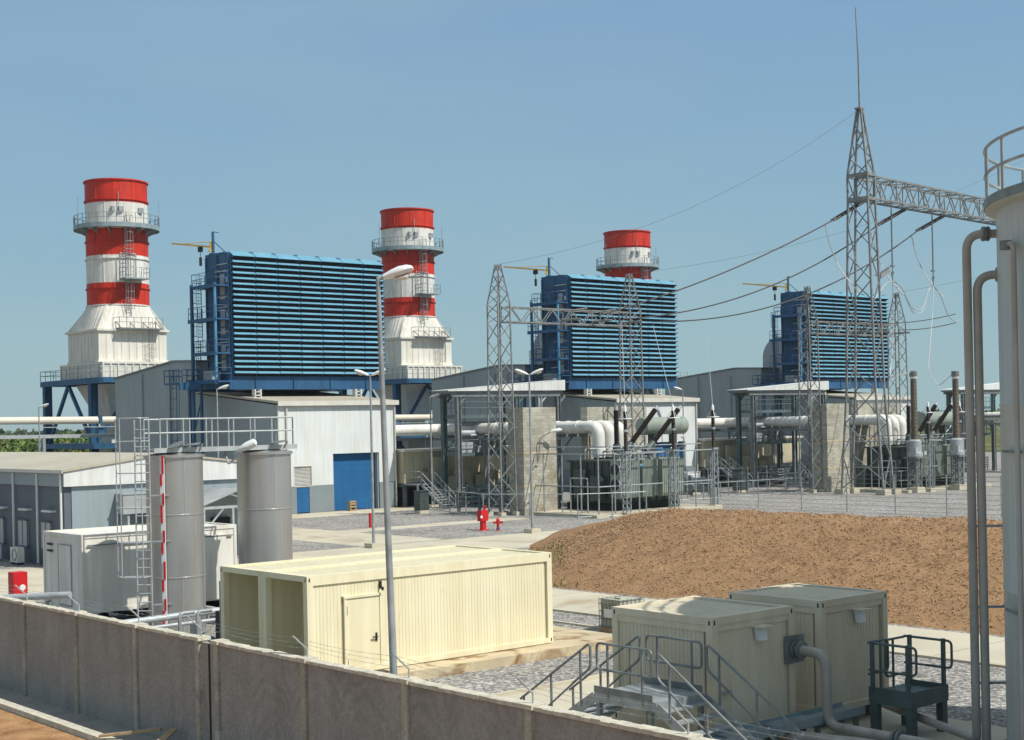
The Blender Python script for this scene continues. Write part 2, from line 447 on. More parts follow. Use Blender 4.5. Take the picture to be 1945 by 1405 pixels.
# ================================================================ SETTING
def sheet(name, poly, z, m):
    return MB().face([(x, y, z) for x, y in poly]).build(name, m, kind='structure')
def frange(a, b, n): return [a+(b-a)*j/n for j in range(n+1)]
sheet('ground', [(-2500,-2500),(3500,-2500),(3500,3500),(-2500,3500)], 0., M['ground'])
M['conc_j'] = mat('jointed_concrete', (.49,.45,.35), .85, var=.10, scale=.35, bump=.15, bscale=12., stain=((.38,.31,.21), .25, .55), ribs=(1,5.,.012,.55))
sheet('concrete_road', [(37.7,-30),(42.5,-30),(42.5,71.5),(37.7,71.5)], .004, M['conc_j'])
sheet('cross_road', [(42.5,63.6),(71,63.4),(71,71.6),(42.5,72.3)], .004, M['conc'])
sheet('access_road', [(50.0,72.3),(56.2,72.3),(56.2,98.6),(50.0,98.6)], .004, M['conc_j'])
sheet('concrete_apron', [(45.5,98.6),(77.,98.6),(77.,103.5),(45.5,103.5)], .006, M['conc'])
sheet('pavement', [(56.2,82.0),(72.0,82.0),(72.0,84.5),(56.2,84.5)], .004, M['conc'])
sheet('container_pad', [(16.2,17.5),(30.4,17.5),(30.4,29.6),(16.2,29.6)], .005, M['conc'])
sheet('gravel_path', [(24.5,62.5),(31.2,62.5),(31.2,76.5),(24.5,76.5)], .004, M['conc'])
# concrete edging strips in the gravel
kb = MB()
kb.box(16.3,31.0,29.6,29.75,0,.10); kb.box(37.45,37.68,-30,63,0,.07); kb.box(35.3,35.45,28,63,0,.06); kb.box(33.6,33.75,28.,33.,0,.05)
kb.build('kerb', M['conc'], kind='structure')

# earth mound: a long bund with a rounded far end
def mound_h(x, y):
    # base edge x=42.7, crest x~51..53, back foot x~61; far end slopes down y 50..64
    s = 0.
    if x < 51.2: s = (x-42.7)/8.5
    elif x < 53.2: s = 1.
    else: s = 1-(x-53.2)/8.0
    e = min(1., ((x-42.7)*.74-(y-49.5)*.67)/7.6)
    s = max(0, min(1, s)); e = max(0, min(1, e))
    k = min(s, e); k = k if k < .75 else .75+.25*(1-(1-(k-.75)/.5)**2)*1.0 if k < 1.25 else 1.
    k = min(k, .75+.25*math.sin(min(1., max(0., (k-.75)/.25))*math.pi/2)) if k > .75 else k
    top = 3.06 + .004*(48-y)
    return k*top
rows = []
nx, ny = 86, 190
for i in range(nx+1):
    x = 42.2 + 20.*i/nx; r = []
    for j in range(ny+1):
        y = -4 + 68.5*j/ny
        h = mound_h(x, y)
        n = noise.fractal(Vector((x*.9, y*.9, 1.7)), 1., 2., 5)*.075 + noise.noise(Vector((x*.28, y*.28, 9.)))*.07 + noise.noise(Vector((x*3.1, y*3.1, 2.)))*.05
        r.append((x + noise.noise(Vector((x, y, 5.)))*.05, y, -.05 + h + n*min(1, h*1.5+.1)))
    rows.append(r)
MB().grid(rows[::-1]).build('mound', M['mulch'], kind='structure')
sb = MB(); rnd = random.Random(3)
for k in range(30000):
    x = 42.6 + 13.*rnd.random()**.9; y = 8 + 56*rnd.random()
    h = mound_h(x, y)
    if h < .06: continue
    n = noise.fractal(Vector((x*.9, y*.9, 1.7)), 1., 2., 5)*.075 + noise.noise(Vector((x*.28, y*.28, 9.)))*.07 + noise.noise(Vector((x*3.1, y*3.1, 2.)))*.05
    z = -.05 + h + n*min(1, h*1.5+.1)
    a = rnd.random()*6.283; l = .025+.05*rnd.random(); w = .008+.012*rnd.random(); t = (rnd.random()-.25)*.5
    dx, dy = math.cos(a)*l, math.sin(a)*l; ex, ey = -math.sin(a)*w, math.cos(a)*w
    sb.mi = 0 if rnd.random() < .82 else 1
    sb.face([(x-dx-ex, y-dy-ey, z+.01), (x+dx-ex, y+dy-ey, z+.05+t*l), (x+dx+ex, y+dy+ey, z+.06+t*l), (x-dx+ex, y-dy+ey, z+.02)])
sb.build('straw_mulch', [M['straw'], M['straw2']], label='loose brown straw scattered over the earth mound', cat='straw', kind='stuff')
gb = MB()
for k in range(5200):
    y = 46 + 17*rnd.random(); x = 42.8 + 11*rnd.random()
    h = mound_h(x, y)
    e = abs(h - .18)
    if not (h < .22 or ((x-42.7)*.74-(y-49.5)*.67 < 2.0)): continue
    if rnd.random() < .55: continue
    if h <= .02: continue
    a = rnd.random()*6.283; l = .05+.10*rnd.random()
    dx, dy = math.cos(a)*.05, math.sin(a)*.05
    gb.face([(x-dx, y-dy, h-.06), (x+dx, y+dy, h-.06), (x+dx*.3+rnd.uniform(-.05,.05), y, h+l)])
gb.build('grass', M['grass'], label='thin dry grass on the foot of the mound', cat='grass', kind='stuff')

# ================================================================ POWER UNITS
S = 39.2
def build_hall():
    t = thing('turbine_hall', 'grey turbine hall gable behind the blue steel column at far left', 'turbine hall', (63.5,117.5,0), 'grey turbine halls')
    x0, x1 = 63.5, 77.5
    prof = [(117.5,0),(134,0),(134,12.3),(121.8,13.45),(117.5,13.3)]
    MB().prism([(x0,y,z) for y,z in prof], (x1-x0,0,0)).build('wall', M['grey_clad'], t)
    rp = [(117.3,13.3),(121.8,13.46),(134.2,12.3),(134.2,12.45),(121.8,13.62),(117.3,13.45)]
    MB().prism([(x0-.12,y,z) for y,z in rp], (x1-x0+.24,0,0)).build('roof', M['galv_d'], t)
    MB().box(x0-.05,x0+.02,118.6,119.9,0,2.3).box(x0-.07,x0-.05,118.5,120.0,2.3,2.4).build('door', M['blue'], t)
    b = MB()
    for y in (122.5, 128): b.tube((x0-.12,y,.1),(x0-.12,y,12.6),.07)
    b.build('downpipe', M['grey_clad'], t)
    return t
def build_annex():
    t = thing('workshop', 'grey and white annex with blue roller shutter at the left', 'workshop', (63.5,103.8,0), 'annexes with blue roller shutters')
    x0, x1, y0, y1 = 63.5, 75.4, 103.8, 117.5
    zf, zb = 9.1, 10.4
    # grey side walls and back
    MB().prism([(x0,y0+.12,0),(x0,y1-.02,0),(x0,y1-.02,zb),(x0,y0+.12,zf)], (.2,0,0)).prism([(x1-.2,y0+.12,0),(x1-.2,y1-.02,0),(x1-.2,y1-.02,zb),(x1-.2,y0+.12,zf)], (.2,0,0)).build('wall', M['grey_clad'], t)
    # white front cladding with openings: roller door x 68.82..73.6 z0..4.9, vent 64.95..66.65 z 2.3..3.95
    a, b_, zd = 68.82, 73.62, 4.9
    z0 = 2.3
    f = MB()
    f.box(x0,x1,y0,y0+.12,zd,zf); f.box(b_,x1,y0,y0+.12,z0,zd); f.box(66.65,a,y0,y0+.12,z0,zd); f.box(x0,64.95,y0,y0+.12,z0,zd); f.box(64.95,66.65,y0,y0+.12,3.95,zd)
    f.build('front_cladding', M['white_clad'], t)
    p = MB(); p.box(x0,65.15,y0-.02,y0+.12,0,z0); p.box(66.4,a,y0-.02,y0+.12,0,z0); p.box(b_,x1,y0-.02,y0+.12,0,z0); p.box(65.15,66.4,y0-.02,y0+.12,2.17,z0)
    p.box(x0-.02,x0,y0-.02,y1-.05,0,z0)
    p.build('plinth_band', M['grey_band'], t)
    # roller door with recess
    r = MB().box(a,a+.12,y0+.12,y0+.62,0,zd).box(b_-.12,b_,y0+.12,y0+.62,0,zd).box(a,b_,y0+.12,y0+.62,zd,zd+.12)
    d = MB().box(a+.12,b_-.12,y0+.5,y0+.58,.05,zd).build('roller_shutter', M['blue_door'], t)
    r.build('frame', M['grey_clad'], d)
    d2 = MB().box(65.19,66.36,y0+.02,y0+.07,.08,2.15).build('door', M['blue_door'], t)
    MB().bar((66.22,y0-.04,1.05),(66.08,y0-.04,1.05),.03).build('handle', M['galv_l'], d2)
    w = MB()
    for k in range(14):
        z = 2.36+k*.112
        w.face([(65.0,y0+.03,z),(66.6,y0+.03,z),(66.6,y0+.09,z+.1),(65.0,y0+.09,z+.1)])
    w.box(65.0,66.6,y0+.1,y0+.115,2.3,3.95)
    wv = w.build('louvre_vent', M['shutter'], t)
    MB().box(64.9,66.7,y0-.03,y0+.03,3.92,3.99).box(64.9,66.7,y0-.05,y0+.03,2.24,2.31).box(64.9,64.97,y0-.03,y0+.03,2.31,3.92).box(66.63,66.7,y0-.03,y0+.03,2.31,3.92).build('frame', M['trim'], wv)
    # roof and fascia
    rf = [(y0-.28,zf+.10),(y1-.02,zb+.1),(y1-.02,zb+.26),(y0-.28,zf+.3)]
    MB().prism([(x0-.15,y,z) for y,z in rf], (x1-x0+.35,0,0)).build('roof', M['roof'], t)
    MB().box(x0-.17,x1+.22,y0-.36,y0-.285,zf-.08,zf+.32).build('gutter', M['trim'], t)
    g = MB().tube((x0+.75,y0-.12,.1),(x0+.75,y0-.12,zf-.1),.09).tube((x1-.1,y0-.12,.1),(x1-.1,y0-.12,zf-.1),.07).box(x0-.03,x0+.12,y0-.05,y0-.0,z0,zf-.1)
    g.build('downpipe', M['trim'], t)
    s = MB()
    for x in (64.6, 75.0):
        s.box(x-.35,x+.35,108.6,109.3,9.55,9.75)
        for dx in (-.28,.28): s.box(x+dx-.06,x+dx+.06,108.7,109.2,9.75,10.55)
        s.box(x-.3,x+.3,108.7,109.2,10.0,10.08); s.box(x-.3,x+.3,108.7,109.2,10.3,10.36)
    s.build('roof_stub', M['fascia'], t)
    return t

def build_intake():
    x0, x1, yf = 62.3, 78.1, 109.0
    t = thing('air_intake', 'blue louvred air intake house at the left, yellow jib crane on top', 'air intake', (62.3,109.,10.5), 'blue louvred air intake houses')
    # louvres: 22 rows, seven bays
    zt, zb, n = 22.1, 11.72, 22
    pit = (zt-zb)/n
    h = MB(); rl = random.Random(2)
    for k in range(n):
        z = zt-k*pit
        big = .12 if k == 0 else 0
        a, b = (yf-.05, z-.075), (yf-.29, z-.255)
        if k == 0: a, b = (yf+.55, z+.30), (yf-.29, z-.2)
        for j in range(7):
            u0 = x0+.12+(x1-x0-.14)*j/7+.035; u1 = x0+.12+(x1-x0-.14)*(j+1)/7-.035
            sg = rl.uniform(-.012,.012); bz = b[1]+sg
            h.face([(u0,b[0],bz),(u1,b[0],bz),(u1,a[0],a[1]),(u0,a[0],a[1])])
            h.face([(u0,a[0]-.01,a[1]-.03),(u1,a[0]-.01,a[1]-.03),(u1,b[0]+.015,bz-.025),(u0,b[0]+.015,bz-.025)])
            h.face([(u0,b[0]+.015,bz-.025),(u1,b[0]+.015,bz-.025),(u1,b[0],bz),(u0,b[0],bz)])
    h.build('louvre_bank', M['blue_lou'], t)
    r = MB(); bays = [x0+.06] + [x0+.12+(x1-x0-.14)*j/7 for j in range(1,7)] + [x1-.02]
    for x in bays:
        r.box(x-.025,x+.025,yf+.02,yf+.24,zb-.1,zt)
        for k in range(n):
            z = zt-k*pit
            r.prism([(x-.02,yf+.2,z-.10),(x-.02,yf-.31,z-.23),(x-.02,yf-.31,z-.30),(x-.02,yf+.2,z-.40)], (.04,0,0))
    r.build('louvre_rib', M['blue'], t)
    c = MB()
    for x in bays[1:]:
        c.bar((x-.5,yf+1.2,zt+.35),(x-.05,yf+.1,zt+.22),.06); c.bar((x-.5,yf+1.2,zt+.35),(x-.55,yf+1.6,zt+.05),.06)
    c.build('hood_stay', M['blue'], t)
    # housing
    b = MB().box(x0,x1,yf+.24,yf+4.2,zb-.1,zt+.12)
    b.box(x0-.03,x1+.02,yf+.9,yf+4.25,zt+.12,zt+.24)
    hs = b.build('housing', M['blue'], t)
    dk = MB().box(x0+.12,x1-.05,yf+.20,yf+.238,zb,zt-.05); dk.build('filter_screen', M['blue_dark'], t)  # backing colour stands in for the deep shade between the hoods
    # doors / panels on the end wall
    e = MB()
    for z in (20.3, 17.3, 14.2):
        e.box(x0-.03,x0,yf+1.0,yf+1.75,z-2.,z+.15)
    e.build('door', M['silver'], t)
    e = MB()
    for z in (19.9, 16.9, 13.8): e.box(x0-.05,x0,yf+.35,yf+.7,z-.2,z+.2); 
    for z in (21.3, 20.7, 18.5, 17.6, 15.5, 14.6): e.bar((x0-.06,yf+.3,z),(x0-.06,yf+1.9+(z%1),z),.07)
    e.bar((x0-.3,yf+.8,12.9),(x0-.3,yf+2.6,12.8),.09)
    e.build('conduit', M['trim'], t)
    fr = MB()
    for y in (yf+.3, yf+2.2, yf+4.1):
        fr.box(x0-.1,x0,y-.09,y+.09,zb-.1,zt)
    for z in (21.0, 18.6, 15.9, 13.2): fr.box(x0-.08,x0,yf+.3,yf+4.1,z-.06,z+.06)
    fr.build('end_frame', M['blue_mid'], t)
    # base girders
    g = MB().box(x0-.2,x1+.1,yf+.15,yf+.55,10.55,11.6).box(x0-.2,x1+.1,yf+7.2,yf+7.6,10.55,11.6)
    for x in frange(x0, x1-.3, 6): g.box(x,x+.3,yf+.55,yf+7.2,10.7,11.55)
    for x in frange(x0+2.3, x1-2, 3): g.box(x-.03,x+.03,yf+.05,yf+.15,10.6,11.55)
    g.box(x0-.2,x1+.1,yf+.05,yf+.6,11.6,11.66)
    g.build('base_girder', M['blue_mid'], t)
    # access platforms on the end
    px = 60.9
    for z, ya, yb in ((19.45,yf+.1,yf+4.3),(16.6,yf+.1,yf+5.0),(13.7,yf+.1,yf+4.3),(11.3,yf-.2,yf+5.6)):
        p = MB().box(px,x0-.1,ya,yb,z-.12,z).box(px-.03,px,ya,yb,z-.22,z+.1)
        o = p.build('platform', M['blue_mid'], t)
        q = MB(); railing(q, [(x0-.15,ya+.1,z),(px,ya+.1,z),(px,yb-.1,z),(x0-.15,yb-.1,z)], sp=1.4, r=.028); q.build('railing', M['blue'], o)
    MB().box(px-.06,px+.12,yf+.2,yf+.38,11.,19.6).build('column', M['blue_light'], t)
    MB().box(px-.08,px+.14,yf+4.2,yf+4.45,0,19.7).build('column', M['blue'], t)
    MB().box(px+.9,px+1.1,yf+4.6,yf+4.85,0,11.2).build('column', M['blue'], t)
    MB().box(px+.9,px+1.1,yf+6.7,yf+7.0,0,11.2).build('column', M['blue'], t)
    x = MB().bar((px+1.,yf+4.7,1),(px+1.,yf+6.8,5.2),.1).bar((px+1.,yf+6.8,5.4),(px+1.,yf+4.7,10),.1); x.build('brace', M['blue'], t)
    l = MB()
    for za, zz, y in ((11.3,14.8,yf+4.9),(13.7,17.7,yf+4.5),(16.6,20.5,yf+4.6)): ladder(l, (px+.9,y,za), zz, (1,0,0), (0,1,0), z_cage=1.6)
    ladder(l, (px-.9,yf+5.4,.5), 12.3, (0,1,0), (-1,0,0), z_cage=2.2)
    l.build('ladder', M['blue'], t)
    p = MB().box(px-1.7,px,yf+3.6,yf+6.3,11.1,11.25); railing(p, [(px,yf+3.6,11.25),(px-1.7,yf+3.6,11.25),(px-1.7,yf+6.3,11.25),(px,yf+6.3,11.25)], sp=.8, r=.035); p.box(px-1.7,px,yf+3.5,yf+3.6,10.6,11.25)
    p.build('side_platform', M['blue_mid'], t)
    m = MB().box(61.2,62.,yf+1.5,yf+3.0,11.31,12.2); m.build('equipment_box', M['silver'], t)
    # silver inlet duct with rounded far edge
    ya, yb, za, zb2, rr = yf+4.3, 119.8, 10.6, 17.3, 2.6
    pr = [(ya,za),(yb,za)] + [(yb-rr+rr*math.cos(a), zb2-rr+rr*math.sin(a)) for a in [math.pi/2*j/12 for j in range(13)]] + [(ya,zb2)]
    MB().prism([(66.6,y,z) for y,z in pr], (9.5,0,0)).build('inlet_duct', M['silver'], t)
    return t

def build_jib():
    x, y = 62.5, 112.2
    t = thing('jib_crane', 'yellow jib crane on the roof corner of the left blue intake', 'crane', (x,y,22.3), 'yellow jib cranes')
    MB().box(x-.09,x+.09,y-.09,y+.09,20.6,24.3).bar((x,y,24.3),(x+.5,y-.1,24.25),.06).bar((x+.1,y,23.45),(x+.9,y-.9,22.3),.07).box(x-.25,x+.3,y-.3,y+.3,22.3,22.45).build('mast', M['blue'], t)
    a = (x-.1,y+.2,23.0); b = (x-.3,y+6.9,24.0)
    m = MB().bar(a,b,.10,.15).box(x-.2,x+.0,y+.08,y+.26,22.7,23.45).tube((x-.1,y+.2,23.45),(x-.25,y+4.6,23.75),.03).box(x-.3,x+.02,y+.05,y+.35,22.6,22.7)
    m.build('jib_arm', M['yellow'], t)
    h = MB().box(x-.3,x-.05,y+1.7,y+2.2,22.75,23.2).tube((x-.17,y+1.95,22.75),(x-.17,y+1.95,22.3),.025).lathe((x-.17,y+1.95,21.5),[(.02,0),(.13,.05),(.13,.75),(.02,.8)],10)
    h.build('hoist', M['black'], t)
    return t

def build_stack():
    cx, cy, r = 70.42, 147.4, 3.29
    t = thing('exhaust_stack', 'red and white banded exhaust stack at the far left, its whole shaft in view', 'chimney', (cx,cy,0), 'red and white exhaust stacks')
    zs = [20.5, 20.75, 23.05, 26.0, 28.85, 31.65, 33.95]
    mats = [M['white'], M['red'], M['white'], M['red'], M['white'], M['red']]
    f = MB()
    for k in range(6):
        f.mi = k; f.lathe((cx,cy,0), [(r,zs[k]),(r,zs[k+1])], 64)
    f.mi = 5; f.lathe((cx,cy,0), [(r,33.95),(r+.14,33.97),(r+.14,34.12),(r-.12,34.14)], 64)
    f.mi = 6; f.lathe((cx,cy,0), [(r-.12,34.14),(r-.14,27)], 48)
    f.build('flue', mats+[M['black']], t)
    for z, m in ((31.9,'red'),(27.5,'red'),(25.6,'white'),(22.45,'red'),(20.6,'white')):
        MB().lathe((cx,cy,z), [(r-.02,0),(r+.13,0),(r+.13,.1),(r-.02,.1)], 64).build('stiffener_ring', M[m], t)
    sm = MB(); 
    for k in range(6):
        sm.mi = k
        for a in (250, 215, 285, 180):
            q = R(a+ (k*17) % 30)
            sm.box(cx+(r)*math.cos(q)-.035,cx+r*math.cos(q)+.035,cy+r*math.sin(q)-.035,cy+r*math.sin(q)+.035,zs[k],zs[k+1])
    sm.build('seam', mats, t)
    # upper ring platform
    zp = 29.2
    p = MB().lathe((cx,cy,0), [(r+.02,zp-.1),(4.5,zp-.1),(4.5,zp+.08),(r+.02,zp+.08)], 48)
    p.lathe((cx,cy,0), [(4.5,zp-.35),(4.53,zp-.35),(4.53,zp+.12),(4.5,zp+.12)], 48)
    for k in range(14):
        a = 2*math.pi*k/14
        p.prism([(cx+(r)*math.cos(a),cy+r*math.sin(a),zp-.9),(cx+4.45*math.cos(a),cy+4.45*math.sin(a),zp-.3),(cx+4.45*math.cos(a),cy+4.45*math.sin(a),zp-.1),(cx+r*math.cos(a),cy+r*math.sin(a),zp-.1)], (-.1*math.sin(a),.1*math.cos(a),0))
    po = p.build('ring_platform', M['galv_d'] if False else M['tray'], t)
    q = MB(); pts = [(cx+4.48*math.cos(2*math.pi*k/28),cy+4.48*math.sin(2*math.pi*k/28),zp+.08) for k in range(28)]
    railing(q, pts, sp=1.1, r=.03, closed=True); q.build('railing', M['galv'], po)
    e = MB()
    for a, w in ((252,.5),(238,.35),(292,.6)):
        a = R(a); e.box(cx+(r+.1)*math.cos(a)-w/2,cx+(r+.1)*math.cos(a)+w/2,cy+(r+.1)*math.sin(a)-.15,cy+(r+.1)*math.sin(a)+.15,30.6,31.1)
    for a in (183, 338): a = R(a); e.tube((cx+4.5*math.cos(a),cy+4.5*math.sin(a),zp),(cx+4.5*math.cos(a),cy+4.5*math.sin(a),zp+3.),.03)
    a = R(248); e.tube((cx+(r+.15)*math.cos(a),cy+(r+.15)*math.sin(a),30.6),(cx+(r+.15)*math.cos(a),cy+(r+.15)*math.sin(a),32.7),.04)
    e.build('instrument', M['galv'], t)
    # ladder and rest platform at front right
    a = R(262); lx, ly = cx+(r+.25)*math.cos(a), cy+(r+.25)*math.sin(a)
    l = MB(); ladder(l, (lx,ly,17.8), 30.1, (1,-.1,0), (.0,-1,0), w=.55, r=.03, z_cage=2.4, step=.4, cr=.42); l.build('ladder', M['galv'], t)
    s = MB().box(lx-.9,lx+1.9,ly-1.2,ly+.35,23.3,23.45); so = s.build('rest_platform', M['tray'], t)
    q = MB(); railing(q, [(lx-.9,ly+.2,23.45),(lx-.9,ly-1.2,23.45),(lx+1.9,ly-1.2,23.45),(lx+1.9,ly+.2,23.45)], sp=.9, r=.03)
    q.tube((lx-.85,ly+.1,23.45),(lx-.85,ly+.1,26.1),.05).tube((lx+1.0,ly+.1,23.45),(lx+1.0,ly+.1,26.1),.05).tube((lx-.85,ly+.1,26.1),(lx+1.0,ly+.1,26.1),.05); q.build('railing', M['galv'], so)
    # square to round hood
    X0, X1, Y0, Y1, zc = 66.3, 74.1, 143.6, 151.2, 17.9
    n = 48; lo = []; hi = []
    for k in range(n):
        a = 2*math.pi*(k+.5)/n; c, s_ = math.cos(a), math.sin(a); m = 1/max(abs(c), abs(s_))
        lo.append(((X0+X1)/2+c*m*(X1-X0)/2, (Y0+Y1)/2+s_*m*(Y1-Y0)/2, zc)); hi.append((cx+(r+.02)*c, cy+(r+.02)*s_, 20.7))
    hd = MB().grid([lo, hi], closed=True, smooth=False)
    for sx, sy, a in ((X0,Y0,225),(X1,Y0,315),(X0,Y1,135)): hd.bar((sx,sy,zc),(cx+r*math.cos(R(a)),cy+r*math.sin(R(a)),20.6),.22)
    hd.build('transition_hood', M['casing'], t)
    c = MB().box(X0,X1,Y0,Y1,14.6,zc).box(X0-.25,X1+.25,Y0-.25,Y1+.25,zc-.12,zc+.1).box(X0-.1,X1+.1,Y0-.1,Y1+.1,14.5,14.75)
    for j in range(1, 9):
        x = X0+(X1-X0)*j/9; c.box(x-.035,x+.035,Y0-.05,Y0,14.75,zc-.12)
        y = Y0+(Y1-Y0)*j/9; c.box(X0-.05,X0,y-.035,y+.035,14.75,zc-.12)
    c.build('upper_casing', M['casing'], t)
    X2, X3, Y2, Y3 = 66.0, 74.3, 142.0, 152.4
    c = MB().box(X2,X3,Y2,Y3,12.85,14.4).box(X2-.12,X3+.12,Y2-.12,Y3+.12,14.25,14.45)
    for j in range(0, 11):
        x = X2+(X3-X2)*j/10; c.box(x-.07,x+.07,Y2-.12,Y2,12.85,14.25)
        y = Y2+(Y3-Y2)*j/10; c.box(X2-.12,X2,y-.07,y+.07,12.85,14.25)
    c.build('lower_casing', M['casing'], t)
    # gantry on the hood
    g = MB().box(68.2,73.2,Y0-1.0,Y0+.4,17.95,18.1); go = g.build('hood_gantry', M['galv_d'], t)
    q = MB(); railing(q, [(68.2,Y0-1.0,18.1),(73.2,Y0-1.0,18.1)], sp=.8, r=.03); railing(q, [(68.2,Y0-1.0,18.1),(68.2,Y0+.4,18.1)], r=.03)
    for x in (68.4,70,71.5,73): q.bar((x,Y0-.9,18.1),(x,Y0+1.6,19.6),.07)
    ladder(q, (72.,Y0-.5,12.8), 19.2, (1,0,0), (0,-1,0), z_cage=2.2); q.build('railing', M['galv_d'], go)
    # deck, legs, braces, hopper
    D0, D1, E0, E1 = 65.2, 75.6, 141.0, 156.2
    d = MB().box(D0,D1,E0,E1,12.62,12.8)
    for y in frange(E0, E1-.3, 5): d.box(D0,D1,y,y+.3,12.25,12.62)
    d.box(D0-.05,D0+.25,E0,E1,12.2,12.7).box(D1-.25,D1+.05,E0,E1,12.2,12.7)
    do = d.build('deck', M['blue'], t)
    q = MB(); railing(q, [(D1,E0,12.8),(D0,E0,12.8),(D0,E1,12.8),(D1,E1,12.8)], sp=1.4, r=.035); q.build('railing', M['galv'], do)
    for x, y in ((65.7,143.9),(65.7,155.6),(75.1,143.9),(75.1,155.6)):
        MB().box(x-.42,x+.42,y-.08,y+.08,0,12.25).box(x-.42,x-.34,y-.32,y+.32,0,12.25).box(x+.34,x+.42,y-.32,y+.32,0,12.25).build('leg', M['blue'], t)
    for (x1,y1),(x2,y2) in (((65.7,143.9),(65.7,150)),((65.7,155.6),(65.7,150)),((65.7,143.9),(70.4,143.9)),((75.1,143.9),(70.4,143.9)),((75.1,143.9),(75.1,150))):
        MB().bar((x1,y1,5.6),(x2,y2,12.2),.32).bar((x1,y1,5.2),(x2,y2,.3),.3).build('brace', M['blue'], t)
    dk2 = MB().box(65.0,76,142.5,156.4,5.75,5.95).box(65.0,76,142.5,142.8,5.4,5.75).box(65.0,65.3,142.8,156.4,5.4,5.75); d2o = dk2.build('lower_deck', M['blue'], t)
    hp = MB(); A = [(67,143.8),(73.4,143.8),(73.4,151),(67,151)]; B = [(69.2,146.4),(71.4,146.4),(71.4,148.6),(69.2,148.6)]
    ra = [(x,y,12.2) for x,y in A]; rb = [(x,y,7.) for x,y in B]
    hp.grid([rb, ra], closed=True, smooth=False).box(68.4,72,145.4,149.4,0,7.)
    hp.build('hopper', M['casing'], t)
    return t

hall = build_hall(); annex = build_annex(); intake = build_intake(); jib = build_jib(); stack = build_stack()
index_kids()
for k, (lh, la, li, lj, ls) in enumerate((
    ('grey turbine hall gable between the white canopy and the middle louvred intake', 'annex with blue shutter behind the transformer with round oil drum',
     'blue louvred air intake house in the middle, stack top rising behind it', 'yellow jib crane on the middle blue intake',
     'red and white exhaust stack standing right beside the left blue intake'),
    ('farthest grey turbine hall gable, under the smallest blue intake', 'cream roofed annex beyond the tall lattice tower, its front mostly hidden',
     'smallest and farthest blue louvred air intake behind the tall lattice tower', 'smallest yellow jib crane, on the farthest blue intake',
     'farthest red and white stack, only its top above the middle blue intake'))):
    d = (S*(k+1), 0, 0)
    dup(hall, d, lh); dup(annex, d, la); dup(intake, d, li); dup(jib, d, lj); dup(stack, d, ls)

# pipe rack behind the halls
t = thing('pipe_rack', 'long white pipe on a steel rack in front of the stack legs', 'pipe rack', (45,139,0))
MB().path([(44,139,8.5),(190,139,7.4)], .37, 16).build('pipe', M['pipe_white'], t)
b = MB().bar((44,138.4,6.9),(190,138.4,6.1),.25,.35).bar((44,139.6,6.9),(190,139.6,6.1),.25,.35).bar((44,138.4,7.8),(190,138.4,6.9),.08)
b.build('rack_beam', M['galv_l'], t)
for k in range(13):
    x = 46+k*12; z = 6.8-.8*k/12
    MB().box(x-.13,x+.13,138.3,138.55,0,z).box(x-.13,x+.13,139.45,139.7,0,z).bar((x,138.4,1),(x,139.6,z-1.),.1).build('post', M['galv'], t)
    MB().box(x+5.8,x+6.3,138.55,139.45,z,z+.9).box(x+5.9,x+6.2,138.5,139.5,z+1.3,z+2.1).build('pipe_clamp', M['blue'], t)
